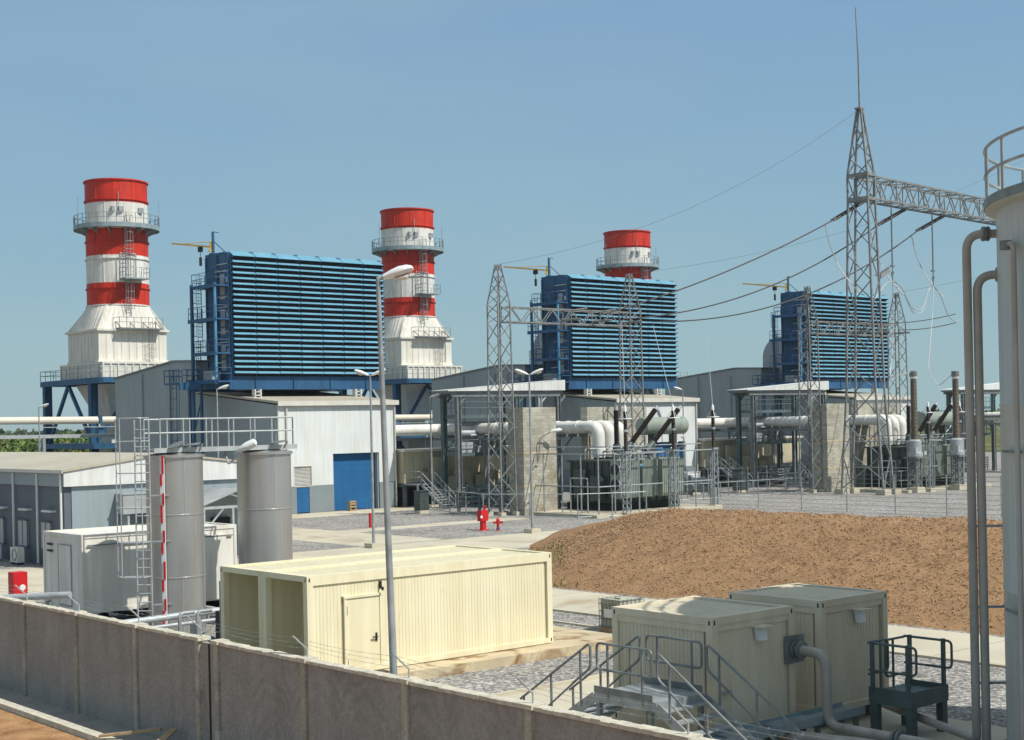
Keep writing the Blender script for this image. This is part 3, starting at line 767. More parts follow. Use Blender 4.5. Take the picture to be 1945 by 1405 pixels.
# ================================================================ SWITCHYARD SIDE OF THE UNITS
def build_enclosure():
    t = thing('electrical_module', 'raised beige equipment module right beside the left annex', 'equipment module', (75.7,103.9,0), 'raised beige equipment modules')
    x0, x1, y0, y1 = 75.75, 92., 103.2, 107.
    b = MB().box(x0,x1,y0,y1,2.1,4.85)
    for x in (79.5, 83.4, 87.5): b.box(x-.06,x+.06,y0-.03,y0,2.15,4.8)
    b.build('body', M['encl'], t)
    MB().box(x0-.1,x1+.1,y0-.35,y1+.1,4.85,5.05).build('roof', M['trim'], t)
    MB().box(x0,x1,y0-.05,y1,1.75,2.1).build('floor_frame', M['dk_green'], t)
    for x in frange(x0+.3, x1-.3, 7):
        MB().box(x-.15,x+.15,y0+.1,y0+.4,0,1.75).box(x-.15,x+.15,y1-.4,y1-.1,0,1.75).build('post', M['galv_d'], t)
    MB().box(x0,x1,y1-.3,y1-.2,0,1.7).build('back_screen', M['dk_green'], t)
    d = MB().box(77.1,78.1,y0-.04,y0,2.15,4.2).box(78.15,79.15,y0-.04,y0,2.15,4.2).build('door', M['encl'], t)
    MB().box(77.95,78.0,y0-.1,y0-.04,3.0,3.3).box(78.25,78.3,y0-.1,y0-.04,3.0,3.3).build('handle', M['black'], d)
    e = MB().box(76.5,76.8,y0-.15,y0,3.9,4.2).box(80.3,82.2,y0-.12,y0,4.65,4.8).tube((81,y0-.15,2.2),(81,y0-.15,3.8),.05); e.build('conduit_fitting', M['galv_l'], t)
    p = MB().box(75.75,79.4,y0-2.0,y0-.05,1.95,2.05); railing(p, [(75.8,y0-.1,2.05),(75.8,y0-1.95,2.05),(76.2,y0-1.95,2.05)], r=.035); railing(p, [(77.6,y0-1.95,2.05),(79.35,y0-1.95,2.05),(79.35,y0-.1,2.05)], r=.035)
    for x in (75.9, 79.2): p.box(x-.07,x+.07,y0-1.95,y0-1.8,0,1.95)
    p.build('landing', M['galv'], t)
    s = MB(); ya, yb = y0-2.0, y0-5.2
    for x in (76.25, 77.55): s.bar((x,ya,1.95),(x,yb,.05),.06,.25)
    for k in range(9): z = 1.75-k*.2; y = ya-.2-k*.34; s.box(76.25,77.55,y-.26,y,z-.04,z)
    st = s.build('stair', M['galv_l'], t)
    q = MB()
    for x in (76.2, 77.6):
        q.path(fillet([(x,ya,2.05),(x,ya,3.1),(x,yb+.2,1.1),(x,yb+.2,.1)], .2), .035, 6); q.tube((x,ya,2.55),(x,yb+.2,.6),.03)
        q.tube((x,(ya+yb)/2,1.),(x,(ya+yb)/2,2.1),.03)
    q.build('handrail', M['galv_l'], st)
    return t

def build_canopy():
    t = thing('steel_canopy', 'steel canopy with white wedge shaped roof in front of the middle intake', 'canopy', (77.5,98,0), 'steel canopies with white roofs')
    x0, x1, y0, y1 = 76.9, 90.5, 98., 100.9
    b = MB().prism([(x0,y0,10.05),(x1,y0,10.1),(x1,y0,11.05),(x0,y0,10.12)], (0,.1,0))
    b.face([(x0-.1,y0+.1,10.13),(x1,y0+.1,11.07),(x1,y1,11.07),(x0-.1,y1,10.13)]).box(x1-.08,x1,y0+.1,y1,10.1,11.05)
    for k in range(28): x = x0+2+(x1-x0-2)*k/28; b.box(x-.02,x+.02,y0-.012,y0,10.12,10.08+.95*(x-x0)/(x1-x0))
    b.build('roof', M['fascia'], t)
    u = MB().box(x0+.2,x1-.2,y0+.2,y1-.2,9.85,10.04).box(x0+.6,x1-.4,y0+.25,y0+.5,9.55,9.85).box(x0+.6,x1-.4,y1-.5,y1-.25,9.55,9.85)
    u.build('roof_frame', M['galv_d'], t)
    for x, y, m in ((78.2,98.4,'galv_d'),(84.9,98.4,'dk_green'),(87.6,98.4,'galv_l'),(78.2,100.4,'dk_green'),(84.9,100.4,'dk_green'),(89.9,98.4,'galv_d')):
        c = MB().box(x-.22,x+.22,y-.05,y+.05,0,9.55).box(x-.22,x-.16,y-.2,y+.2,0,9.55).box(x+.16,x+.22,y-.2,y+.2,0,9.55)
        c.bar((x,y,8.8),(x+.9,y,9.6),.16).build('column', M[m], t)
    for z in (8.0, 4.7):
        p = MB().box(78.2,85,98.5,100.3,z-.3,z)
        po = p.build('floor_deck', M['dk_green'], t)
        q = MB(); railing(q, [(85,98.4,z),(78.2,98.4,z),(78.2,100.3,z)], sp=.9, r=.035); q.build('railing', M['dk_green'], po)
    v = MB().lathe((81.2,100,4.7), [(.5,0),(.5,1.2),(.2,1.4)], 12).box(79,80.3,99,100,4.7,5.6).box(82.6,83.9,99,100.2,4.7,5.9)
    v.build('pump_set', M['galv_l'], t)
    v = MB().path(fillet([(78.7,99.4,6.4),(82.,99.4,6.4),(82.,99.4,4.9)], .6), .3, 10).path(fillet([(79.4,99.8,4.8),(79.4,99.8,7.2),(84.6,99.8,7.2)], .5), .18, 8).path(fillet([(83.2,99,4.8),(83.2,99,6.2),(80.,99,6.2)], .4), .12, 8)
    v.build('pipework', M['silver'], t)
    d = MB()
    for k, x in enumerate((79.0, 80.6, 82.2, 83.6)): d.box(x,x+1.2,101,102.2,.1,2.6+.5*(k%2))
    d.box(78.5,84.6,102.4,102.6,.1,4.3); d.build('cabinet_row', M['encl'], t)
    s = MB()
    for k in range(5): s.tube((78.6,99.0,.5+k*.28),(84.6,99.0,.5+k*.28),.07)
    s.tube((78.9,99.0,0),(78.9,99.0,1.8),.06).tube((84.3,99.0,0),(84.3,99.0,1.8),.06).build('pipe_bank', M['galv_d'], t)
    return t

def build_bus_duct():
    t = thing('bus_duct', 'three thick white ducts bending down onto the near transformer', 'bus duct', (75.4,104.5,0), 'thick white bus ducts')
    for k in range(3):
        xe = 81.3+1.25*k; yl = 107.2-1.25*k if False else 104.9+1.25*(2-k)*0+ (k*-0.0)
        yl = 107.0-1.25*(2-k)*0 - 1.2*k*0 + (0)
        y_run = 107.6-1.25*k*-1 if False else 105.3+1.25*(2-k)*0
        p = fillet([(74.,106.4+1.3*(k-1)*1.0,6.75),(xe,106.4+1.3*(k-1),6.75),(xe,84.2,6.75),(xe,84.2,4.3)], .75, 7)
        b = MB().path(p, .5, 18)
        for y in frange(102, 86.5, 6): b.path([(xe,y-.12,6.75),(xe,y+.12,6.75)], .545, 18)
        b.lathe((xe,84.2,4.5), [(.5,0),(.56,0),(.56,.5),(.5,.5)], 18)
        b.build('duct', M['duct_white'], t)
        MB().lathe((xe,84.2,3.9), [(.3,0),(.42,.05),(.42,.4),(.3,.45)], 14).build('bellows', M['black'], t)
    b = MB()
    for y in (104, 98, 93, 88.5):
        b.box(80.6,84.6,y-.12,y+.12,5.95,6.2).box(80.7,80.9,y-.1,y+.1,0,5.95).box(84.2,84.4,y-.1,y+.1,0,5.95).bar((80.8,y,4.4),(82.4,y,5.95),.1)
    b.box(75.6,80.8,105.3,105.5,5.8,6.05).box(80.6,80.75,88,105.4,5.75,5.95)
    b.build('support', M['galv_d'], t)
    return t

def build_firewall(n, x0, x1, y0, y1, z1, label):
    t = MB(); nz = 16
    t.box(x0,x1,y0,y1,0,z1)
    o = t.build(n, M['block'], label=label, cat='fire wall', origin=(x0,y0,0), group='concrete block fire walls')
    q = MB()
    for z in (z1*.57, z1*.26): q.box(x0-.012,x1+.012,y0-.012,y1+.012,z,z+.12)
    q.build('ring_beam', M['plinth'], o)
    return o

def build_transformer():
    t = thing('power_transformer', 'grey green power transformer in front of the middle annex, nearest of two', 'transformer', (79.5,80.5,0), 'oil filled power transformers')
    x0, x1, y0, y1 = 79.2, 86.3, 80.4, 85.4
    MB().box(x0,x1,y0,y1,.8,4.0).box(x0-.15,x1+.15,y0-.15,y1+.15,4.0,4.15).build('tank_body', M['dgreen'], t)
    r = MB()
    for k in range(8): x = x0+.5+k*.85; r.box(x-.06,x+.06,y0-.12,y0,.9,3.95)
    for k in range(6): y = y0+.5+k*.85; r.box(x0-.12,x0,y-.06,y+.06,.9,3.95)
    r.build('stiffener', M['dgreen'], t)
    for k, (a, b_) in enumerate(((78.55,80.55),(81.0,82.6),(83.2,85.6))):
        m = MB(); n = 12
        for j in range(n): x = a+(b_-a)*j/(n-1); m.box(x-.035,x+.035,79.0,80.1,1.3,4.15)
        m.box(a,b_,79.05,79.12,1.5,4.0).box(a,b_,79.4,79.55,4.0,4.25).box(a,b_,79.4,79.55,1.2,1.4)
        m.build('radiator', M['rad'], t)
    for z in (3.45, 2.3):
        f = MB()
        f.path([(78.5+.0,79.55+.5*math.cos(2*math.pi*j/20),z+.5*math.sin(2*math.pi*j/20)) for j in range(21)], .06, 6)
        for a in range(0,180,30): f.tube((78.47,79.55+.48*math.cos(R(a)),z+.48*math.sin(R(a))),(78.47,79.55-.48*math.cos(R(a)),z-.48*math.sin(R(a))),.015,4)
        f.build('fan_guard', M['galv_l'], t)
        MB().prism([(78.42,79.55+.46*math.cos(2*math.pi*j/20),z+.46*math.sin(2*math.pi*j/20)) for j in range(20)], (.05,0,0)).build('fan', M['black'], t)
    MB().box(x0-.7,x0-.05,81.2,82.4,1.0,2.9).box(x0-.6,x0-.05,83.2,84.4,1.2,3.4).build('control_cabinet', M['dgreen'], t)
    MB().box(80.62,80.95,78.95,78.99,3.6,3.85).build('name_plate', M['blue_lou'], t)
    c = MB(); yc, zc = 83., 6.72
    rows = []
    for x, rr in ((85.0,.02),(85.0,.66),(85.06,.72),(89.9,.72),(89.96,.66),(89.96,.02)):
        rows.append([(x,yc+rr*math.cos(2*math.pi*j/28),zc+rr*math.sin(2*math.pi*j/28)) for j in range(28)])
    c.grid(rows, closed=True)
    co_ = c.build('conservator', M['rad'], t)
    e = MB(); 
    for a in range(0,360,30): e.box(89.96,90.0,yc+.55*math.cos(R(a))-.04,yc+.55*math.cos(R(a))+.04,zc+.55*math.sin(R(a))-.04,zc+.55*math.sin(R(a))+.04)
    e.box(89.96,90.06,yc-.12,yc+.12,zc-.12,zc+.12).path(fillet([(90.,yc,zc-.1),(90.3,yc,zc-.7),(88.2,yc-.2,zc-1.9)], .3), .05, 6)
    e.build('end_fitting', M['galv_l'], co_)
    s = MB()
    for x in (86.2, 88.7): s.box(x-.12,x+.12,yc-.35,yc+.35,4.1,6.1)
    s.box(86.1,88.8,82.9,83.1,4.0,4.2).tube((85.4,82.8,4.2),(86.4,82.8,6.2),.06).tube((84,82,4.4),(89.6,82.4,5.0),.06)
    s.build('conservator_stand', M['dgreen'], t)
    for k, (bx, tx, ty) in enumerate(((80.75,80.75,81.6),(82.35,84.9,81.3),(84.9,87.6,81.3))):
        p = Vector((bx,81.6,5.4)); q = Vector((tx,ty,8.05))
        b = insulator(MB(), p, q, .23, 22).build('bushing', M['porcelain'], t)
        d = (q-p).normalized()
        MB().path([p-d*1.1,p], [.42,.28], 14).build('turret', M['dgreen'], b)
        MB().path([q,q+d*.35], .13, 10).build('terminal', M['galv_l'], b)
    g = MB()
    for k in range(9): x = 79.4+k*.85; g.tube((x,80.6,4.2),(x,80.6,4.75),.05)
    railing(g, [(79.3,80.5,4.15),(84.8,80.5,4.15)], h=.8, sp=1.1, r=.035)
    g.path(fillet([(79.6,84,4.2),(79.6,84,5.0),(83.8,84,5.0),(83.8,81,5.0)], .2), .09, 8).path(fillet([(80.2,82.6,4.3),(80.2,82.6,4.8),(84.6,82.6,4.9)], .2), .07, 8)
    for k in range(8): g.box(80.2+k*.6,80.45+k*.6,80.9+.2*(k%3),81.2+.2*(k%3),4.15,4.45+.12*(k%2))
    g.build('cover_fitting', M['galv'], t)
    MB().box(74.6,88.6,77.6,86.6,0,.25).build('bund', M['conc'], t)
    MB().box(79.0,86.4,80.2,85.6,.25,.8).build('skid', M['fin_dark'], t)
    return t

def build_deluge():
    t = thing('sprinkler_frame', 'galvanised sprinkler pipe frame standing round the near transformer', 'pipe frame', (74.9,78,0), 'sprinkler pipe frames')
    b = MB(); x0, x1, y0, y1, z = 75.3, 88., 78.1, 86.2, 4.75
    for zz in (z, 2.3):
        b.path([(x0,y1,zz),(x0,y0,zz),(x1,y0,zz)], .055, 6)
    b.path([(x0+1.5,y1,z+.5),(x0+1.5,y0+1.,z+.5),(x1,y0+1.,z+.5)], .05, 6)
    b.build('ring_main', M['galv'], t)
    for x, y in ((x0,y1),(x0,84.2),(x0,82.1),(x0,80.0),(x0,y0),(77.,y0),(79.6,y0),(82.9,y0),(86,y0),(x1,y0)):
        MB().tube((x,y,.25),(x,y,z),.055,8).tube((x,y,z),(x+.35,y+.35,z),.04,6).tube((x+.3,y+.3,z-.05),(x+.45,y+.45,z-.25),.05,6).build('riser', M['galv'], t)
    g = MB().path(fillet([(75.6,79.6,.3),(75.6,79.6,2.9),(75.6,81.5,2.9),(75.6,81.5,.3)], .1), .05, 6); g.build('bracket', M['galv'], t)
    return t

def build_arrester(x, y, label, n='surge_arrester'):
    t = thing(n, label, 'surge arrester', (x,y,0), 'brown post surge arresters')
    zb, zt = 4.9, 8.15
    legs = [MB() for _ in range(4)]; br = MB()
    lattice(legs, br, [(.3+k*(zb-.45)/9, .42, .42) for k in range(10)], .07, .04, 0, (x,y))
    for l in legs: l.build('leg', M['galv'], t)
    br.box(x-.3,x+.3,y-.3,y+.3,zb-.15,zb).build('bracing', M['galv'], t)
    MB().box(x-.4,x+.4,y-.4,y+.4,0,.3).build('footing', M['conc'], t)
    insulator(MB(), (x,y,zb), (x,y,6.35), .17, 12).build('insulator', M['porcelain'], t)
    insulator(MB(), (x,y,6.55), (x,y,7.9), .17, 12).build('insulator', M['porcelain'], t)
    MB().lathe((x,y,6.35), [(.02,0),(.17,.02),(.17,.18),(.02,.2)], 12).build('flange', M['galv_l'], t)
    c = MB().path([(x+.48*math.cos(2*math.pi*j/24),y+.48*math.sin(2*math.pi*j/24),7.35) for j in range(25)], .045, 6)
    for a in (0,120,240): c.tube((x+.12*math.cos(R(a)),y+.12*math.sin(R(a)),7.9),(x+.48*math.cos(R(a)),y+.48*math.sin(R(a)),7.35),.025,5)
    c.build('grading_ring', M['lamp_white'], t)
    MB().lathe((x,y,7.9), [(.02,0),(.13,.01),(.10,.35),(.02,.5)], 12).build('cap', M['lamp_white'], t)
    return t

encl = build_enclosure(); canopy = build_canopy(); bus = build_bus_duct(); trf = build_transformer(); dlg = build_deluge()
fw1 = build_firewall('fire_wall', 74.15, 77.6, 85.2, 87.0, 8.4, 'tall concrete block fire wall behind the double headed street lamp')
fw2 = build_firewall('fire_wall', 84.1, 91.2, 88.4, 89.2, 8.4, 'concrete block fire wall behind the white ducts of the near transformer')
ar = [build_arrester(77.65, 77.5, 'brown surge arrester left of the two in front of the near transformer'),
      build_arrester(82.9, 77.5, 'brown surge arrester in front of the round oil drum of the near transformer'),
      build_arrester(88.3, 78.2, 'brown surge arrester on its own beside the right end of the white annex wall')]

def build_tower(name, x, y, rings, label, rot=0., lw=.13, bw=.07, cat='lattice tower', group=None, foot=.5):
    t = thing(name, label, cat, (x,y,0), group)
    legs = [MB() for _ in range(4)]; br = MB()
    lattice(legs, br, rings, lw, bw, rot, (x,y))
    z0, wx, wy = rings[0]; ca, sa = math.cos(rot), math.sin(rot)
    for k, l in enumerate(legs):
        sx, sy = ((-1,-1),(1,-1),(1,1),(-1,1))[k]; a, b = sx*wx/2, sy*wy/2
        px, py = x+a*ca-b*sa, y+a*sa+b*ca
        o = l.build('leg', M['lattice'], t)
        MB().box(px-foot/2,px+foot/2,py-foot/2,py+foot/2,0,z0).build('footing', M['conc'], o)
    br.build('bracing', M['lattice'], t)
    return t
def rings_of(segs):
    out = []
    for (z0, x0, y0), (z1, x1, y1), n in segs:
        for j in range(n): k = j/n; out.append((z0+(z1-z0)*k, x0+(x1-x0)*k, y0+(y1-y0)*k))
    out.append((segs[-1][1])); return out
PR = rings_of([((.3,1.55,1.55),(15.0,1.25,1.25),11), ((15.0,1.25,1.25),(16.5,1.25,1.25),2), ((16.5,1.25,1.25),(19.6,.3,.3),4)])
def build_portal(xa, xb, y, labs):
    G_ = 'lattice gantry columns'
    a = build_tower('gantry_column', xa, y, PR, labs[0], 0, .095, .055, 'gantry column', G_)
    b = build_tower('gantry_column', xb, y, PR, labs[1], 0, .095, .055, 'gantry column', G_)
    t = thing('gantry_beam', labs[2], 'gantry beam', (xa,y,15.7), 'lattice gantry beams')
    c = MB(); r = MB(); girder(c, r, (xa+.7,y,15.7), (xb-.7,y,15.7), 1.0, 1.15, 12, .10, .06)
    c.build('chord', M['lattice'], t); r.build('bracing', M['lattice'], t)
    n = MB()
    for f in (.42, .66, .9):
        x = xa+(xb-xa)*f; insulator(n, (x,y-.6,15.4), (x+.7,y-1.9,15.45), .10, 8, 8); insulator(n, (x+.25,y-.6,15.4), (x+.95,y-1.9,15.45), .10, 8, 8)
    for f in (.5, .72): insulator(n, (xa+(xb-xa)*f,y-.4,16.2), (xa+(xb-xa)*(f+.08),y-1.2,16.4), .08, 6, 8)
    n.build('insulator_string', M['galv_d'], t)
    return t
build_portal(73.1, 87.6, 86.6, ('lattice gantry column left of the tall block fire wall', 'lattice gantry column in front of the middle blue louvres', 'lattice gantry beam crossing in front of the middle blue intake'))
build_portal(111.6, 126.0, 86.6, ('lattice gantry column at the left edge of the farthest blue louvres', 'lattice gantry column right of the farthest blue intake', 'lattice gantry beam crossing in front of the farthest blue intake'))

index_kids()
d = (S,0,0); d3 = (2*S,0,0)
dup(encl, d, 'raised beige equipment module beside the middle annex, under the right canopy')
dup(canopy, d, 'steel canopy with white wedge roof in front of the farthest blue intake'); dup(canopy, d3, 'steel canopy half hidden behind the tall pipes of the big tank')
dup(bus, d, 'three thick white ducts behind the tall lattice tower'); dup(bus, d3, 'white ducts glimpsed behind the pipes of the big tank')
dup(trf, (39.6,0,0), 'power transformer behind the two brown current transformers, farther of two')
dup(dlg, (39.6,0,0), 'sprinkler pipe frame round the farther transformer')
dup(fw1, (38.2,0,0), 'pale block fire wall just left of the tall lattice tower'); dup(fw2, (37.6,0,0), 'block fire wall behind the legs of the tall lattice tower')
dup(ar[0], (39.8,0,0), 'brown surge arrester between the two brown current transformers')
dup(ar[1], (39.8,0,0), 'brown surge arrester just left of the right current transformer')

# ---- tall tower, whip, big beam
rot = R(5); tx, ty = 111.3, 80.0
TR = rings_of([((.5,1.75,4.3),(9.5,1.55,3.0),3), ((9.5,1.55,3.0),(27.0,1.3,2.05),7), ((27.0,1.3,2.05),(29.2,1.3,2.05),1), ((29.2,1.3,2.05),(35.4,.25,.35),4)])
tw = build_tower('lattice_tower', tx, ty, TR, 'tallest lattice tower with a thin lightning rod on top', rot, .155, .085, 'lattice tower', None, 1.0)
MB().path([(tx,ty,35.3),(tx-.05,ty,40),(tx-.25,ty+.05,44.6)], [.085,.07,.04], 8).box(tx-.35,tx+.35,ty-.3,ty+.3,35.25,35.42).build('lightning_rod', M['lattice'], tw)
e = Vector((math.cos(rot), math.sin(rot), 0)); f_ = Vector((-math.sin(rot), math.cos(rot), 0)); T0 = Vector((tx,ty,0))
ring = MB()
for z in (27.0, 29.2):
    P4 = [T0+e*a*.65+f_*b*1.03+Vector((0,0,z)) for a, b in ((-1,-1),(1,-1),(1,1),(-1,1))]
    for k in range(4): ring.bar(P4[k], P4[(k+1)%4], .2, .3)
ring.build('waist_frame', M['lattice'], tw)
fl = T0+e*.75-f_*.8
m = MB().bar(T0+e*.65-f_*.8+Vector((0,0,20.0)), fl+Vector((.25,-.2,20.1)), .08)
fo = m.build('lamp_arm', M['lattice'], tw)
fl = fl+Vector((.45,-.35,20.1)); ax = Vector((.6,-.6,.45)).normalized(); 
MB().prism([fl+Vector((-.45,-.3,-.45)),fl+Vector((.35,-.75,.15)),fl+Vector((.75,-.35,.35)),fl+Vector((-.05,.15,-.25))], Vector((.12,.12,.42))).build('floodlight', M['galv_d'], fo)
bm = thing('gantry_beam', 'long lattice beam from the tall tower to behind the big tank', 'gantry beam', T0+Vector((0,0,28)), 'lattice gantry beams')
c = MB(); r = MB(); B0 = T0+e*.7+Vector((0,0,28.1)); B1 = B0+e*34.6
girder(c, r, B0, B1, 1.7, 2.0, 25, .17, .09); c.build('chord', M['lattice'], bm); r.build('bracing', M['lattice'], bm)
bt = build_tower('lattice_tower', (T0+e*36).x, (T0+e*36).y, TR, 'lattice tower hidden behind the big tank', rot, .155, .085, 'lattice tower', None, 1.0)

# ---- conductors
def line(name, pts, r, m, label, cat, group, n=6):
    return MB().path(pts, r, n).build(name, M[m], label=label, cat=cat, group=group, origin=pts[0])
labs = ['upper of the three thick conductors, ending beside the tall tower', 'middle thick conductor, passing behind the tall tower', 'lowest thick conductor, with a thin dropper hanging near the middle']
ends = [(82.0,85.0,15.7), (85.2,85.0,15.6), (88.6,85.0,15.5)]
for k, (off, en, sg) in enumerate(((.9,ends[0],.7),(8.6,ends[1],1.9),(16.2,ends[2],2.4))):
    A_ = B0+e*off+Vector((0,0,-1.1))-f_*-.9; E_ = Vector(en)
    dirv = (E_-A_).normalized(); dirv = (dirv+Vector((0,0,-.12))).normalized()
    s = thing('insulator_string', ('twin insulator string on the big beam, nearest the tall tower', 'twin insulator string on the big beam, middle one', 'twin insulator string on the big beam, nearest the tank')[k], 'insulator', A_, 'twin insulator strings')
    sd = dirv.cross(Vector((0,0,1))).normalized()*.22
    Q = A_+dirv*4.2
    insulator(MB(), A_+sd, Q+sd, .13, 20, 8).build('insulator', M['porcelain'], s); insulator(MB(), A_-sd, Q-sd, .13, 20, 8).build('insulator', M['porcelain'], s)
    MB().bar(Q-sd*1.4, Q+sd*1.4, .12, .2).bar(A_-sd*1.4, A_+sd*1.4, .1).build('yoke', M['galv'], s)
    line('conductor', catenary(Q, E_, sg, 28), .062, 'wire', labs[k], 'cable', 'thick power line conductors')
    # white jumpers from the string end down to the loop
    J = Q+dirv*1.2
    for j in range(2):
        lo_ = J+Vector((2.6+.5*j,-1.8+.4*j,-6.2))
        pts = [J, J+Vector((.5,-.2,-2.2)), J+Vector((1.3,-.8,-4.4)), lo_]
        line('jumper_cable', fillet(pts, 2., 5), .05, 'whitecable', 'white jumper cable hanging from the %s conductor end' % ('upper','middle','lowest')[k], 'cable', 'white jumper cables at the %s conductor' % ('upper','middle','lowest')[k])
# vertical suspension strings under the beam with loop cables
VS = []
for k, off in enumerate((4.6, 12.4)):
    a = B0+e*off+Vector((0,0,-1.1)); b = a+Vector((0,0,-7.2))
    s = thing('suspension_string', ('vertical suspension insulator under the big beam, left one', 'vertical suspension insulator under the big beam, right one')[k], 'insulator', a, 'vertical suspension insulators')
    insulator(MB(), a+Vector((0,0,-.4)), b+Vector((0,0,1.4)), .085, 26, 8).build('insulator', M['galv_d'], s)
    MB().tube(a, a+Vector((0,0,-.4)), .05).tube(b+Vector((0,0,1.4)), b, .05).box(b.x-.25,b.x+.25,b.y-.1,b.y+.1,b.z+1.35,b.z+1.5).path([b+Vector((.16*math.cos(t_),0,.7+.3*math.sin(t_))) for t_ in [j*.6 for j in range(9)]], .05, 6).build('hook', M['galv_d'], s)
    VS.append(b)
def cable(pts, lab, grp, m='whitecable', r=.045): return line('loop_cable', fillet(pts, 3., 7), r, m, lab, 'cable', grp)
a, b = VS
for j in range(2):
    dz = Vector((0,0,-.35*j))
    cable([a, a+e*1.5+Vector((0,0,-.3)), a+e*3.6+Vector((0,0,-2.6))+dz, a+e*5.6+Vector((0,0,-2.5))+dz, b+e*-1.+Vector((0,0,-.4)), b], 'slack pale cable looping between the two suspension insulators', 'slack loop cables', 'galv_l')
cable([b, b+e*1.2+Vector((0,0,-.6)), b+e*3.2+Vector((0,0,-3.4)), b+e*6+Vector((0,0,-3.2))], 'pale cable running from the right suspension insulator to behind the tank', None, 'galv_l')
cable([a, a-e*1.2+Vector((0,0,-.2)), a-e*3.8+Vector((0,0,-2.2))], 'short pale cable from the left suspension insulator to the tower', None, 'galv_l')
# current transformers
def build_ct(x, y, label):
    t = thing('current_transformer', label, 'current transformer', (x,y,0), 'tall brown current transformers')
    MB().box(x-.6,x+.6,y-.6,y+.6,0,.5).build('footing', M['conc'], t)
    legs = [MB() for _ in range(4)]; br = MB(); lattice(legs, br, [(.5+k*.45,.75,.75) for k in range(7)], .13, .07, 0, (x,y))
    for l in legs: l.build('leg', M['galv_d'], t)
    br.box(x-.75,x+.75,y-.75,y+.75,3.15,3.3).build('bracing', M['galv_d'], t)
    MB().lathe((x,y,3.3), [(.05,0),(.75,.02),(.75,.35),(.62,.42),(.62,1.45),(.45,1.6),(.05,1.62)], 22).build('tank', M['silver'], t)
    MB().box(x-.95,x-.6,y-.75,y-.3,3.6,4.2).box(x+.3,x+.7,y-.8,y-.55,3.45,3.8).build('terminal_box', M['galv_l'], t)
    pr = []
    for j in range(45): pr += [(.36-.0012*j, 1.62+j*.125), (.30-.0012*j, 1.62+j*.125+.06)]
    MB().lathe((x,y,3.3), pr, 18).build('insulator', M['ct_brown'], t)
    MB().lathe((x,y,10.5), [(.30,0),(.34,.05),(.34,.2),(.02,.22)], 16).build('collar', M['lamp_white'], t)
    MB().lathe((x,y,10.65), [(.33,0),(.36,.1),(.36,.55),(.02,.6)], 16).build('head', M['galv_d'], t)
    return t
ct1 = build_ct(115.5, 77.7, 'tall brown current transformer standing left, nearer the lattice tower')
ct2 = build_ct(121.3, 77.0, 'tall brown current transformer standing right, nearest the big tank')
cable([b, b+Vector((-.3,0,-3)), b+Vector((-2.2,-.6,-8.5)), b+Vector((-1.,-.9,-10.0)), Vector((121.3,77.,11.2))], 'long pale cable drooping from the suspension insulator to the right current transformer', None)
cable([a, a+Vector((0,0,-4)), a+Vector((-1.6,-.6,-9)), Vector((112.6,78.2,10.6)), Vector((115.5,77.7,11.2))], 'pale cable hanging from the left suspension insulator to the left current transformer', None, 'galv_l')
# droppers and earth wires
for p, q, l in ((Vector((93.6,83.4,14.15)), Vector((88.3,78.2,8.3)), 'thin dropper wire hanging to the lone surge arrester'),
             (Vector((83.6,83.6,15.2)), Vector((77.65,77.5,8.3)), 'thin dropper wire hanging to the left surge arrester'),
             (Vector((86.6,83.0,15.0)), Vector((82.9,77.5,8.3)), 'thin dropper wire hanging to the surge arrester by the oil drum')):
    o = p+Vector((.18,-.15,0)); line('dropper', [p,q], .022, 'galv_l', l, 'cable', None); 
for p, q, sg, l in ((Vector((tx,ty,35.3)), Vector((73.1,86.6,19.6)), 2.2, 'thin earth wire from the tall tower top to the left gantry column'),
                    (Vector((126.0,86.6,19.6)), Vector((150.,70.,26.)), .5, 'thin earth wire leaving the far gantry column to the right'),
                    (T0+e*36+Vector((0,0,35.3)), Vector((87.6,86.6,19.6)), 2.0, 'faint earth wire behind the three thick conductors')):
    line('earth_wire', catenary(p, q, sg, 30), .012, 'wire', l, 'cable', 'thin earth wires')
for k in range(2):
    p = Vector((122.5+2*k,85.3,16.3-.6*k)); q = T0+e*23+Vector((0,3,17.6-.9*k))
    line('bus_wire', catenary(p, q, .2), .05, 'wire', ('upper', 'lower')[k]+' straight cable from the far gantry beam to the right', 'cable', 'straight cables right of the far gantry')

# ---- fences and low rails
def fence(name, pts, h, sp, label, group=None, wires=3, r=.04):
    t = thing(name, label, 'fence', pts[0], group)
    P = [Vector(p) for p in pts]; first = True
    wi = MB()
    for a_, b_ in zip(P[:-1], P[1:]):
        n = max(1, round((b_-a_).length/sp))
        for j in range(0 if first else 1, n+1):
            q = a_+(b_-a_)*(j/n); MB().tube(q, q+Vector((0,0,h)), r, 7).build('post', M['galv'], t)
        first = False
        for k in range(wires): z = h*(.97-.9*k/max(1,wires-1)) if wires > 1 else h; wi.tube(a_+Vector((0,0,z)), b_+Vector((0,0,z)), .012 if wires > 3 else .028, 5)
    wi.build('rail', M['galv_l'] if wires < 4 else M['galv_d'], t)
    return t
fence('wire_fence', [(90.4,84,0),(90.4,54,0)], 2.9, 4.3, 'tall wire fence behind the crest of the brown mound', None, 9)
fence('post_fence', [(73.6,96,0),(70.3,85.6,0),(73.6,78.6,0),(78.6,76.4,0)], 1.9, 3.2, 'thin post and rail fence in front of the near transformer', None, 2)
fence('post_fence', [(90.8,89.4,0),(97,87.2,0),(110,86.6,0)], 1.5, 2.1, 'low post and rail fence on the gravel before the right annex', None, 2)
fence('post_fence', [(98,90.,0),(112,90.,0)], 2.6, 2.8, 'tall post fence left of the pale fire wall', None, 5)
fence('post_fence', [(113.5,79.6,0),(128,79.2,0)], 2.0, 2.4, 'post fence behind the two brown current transformers', None, 3)
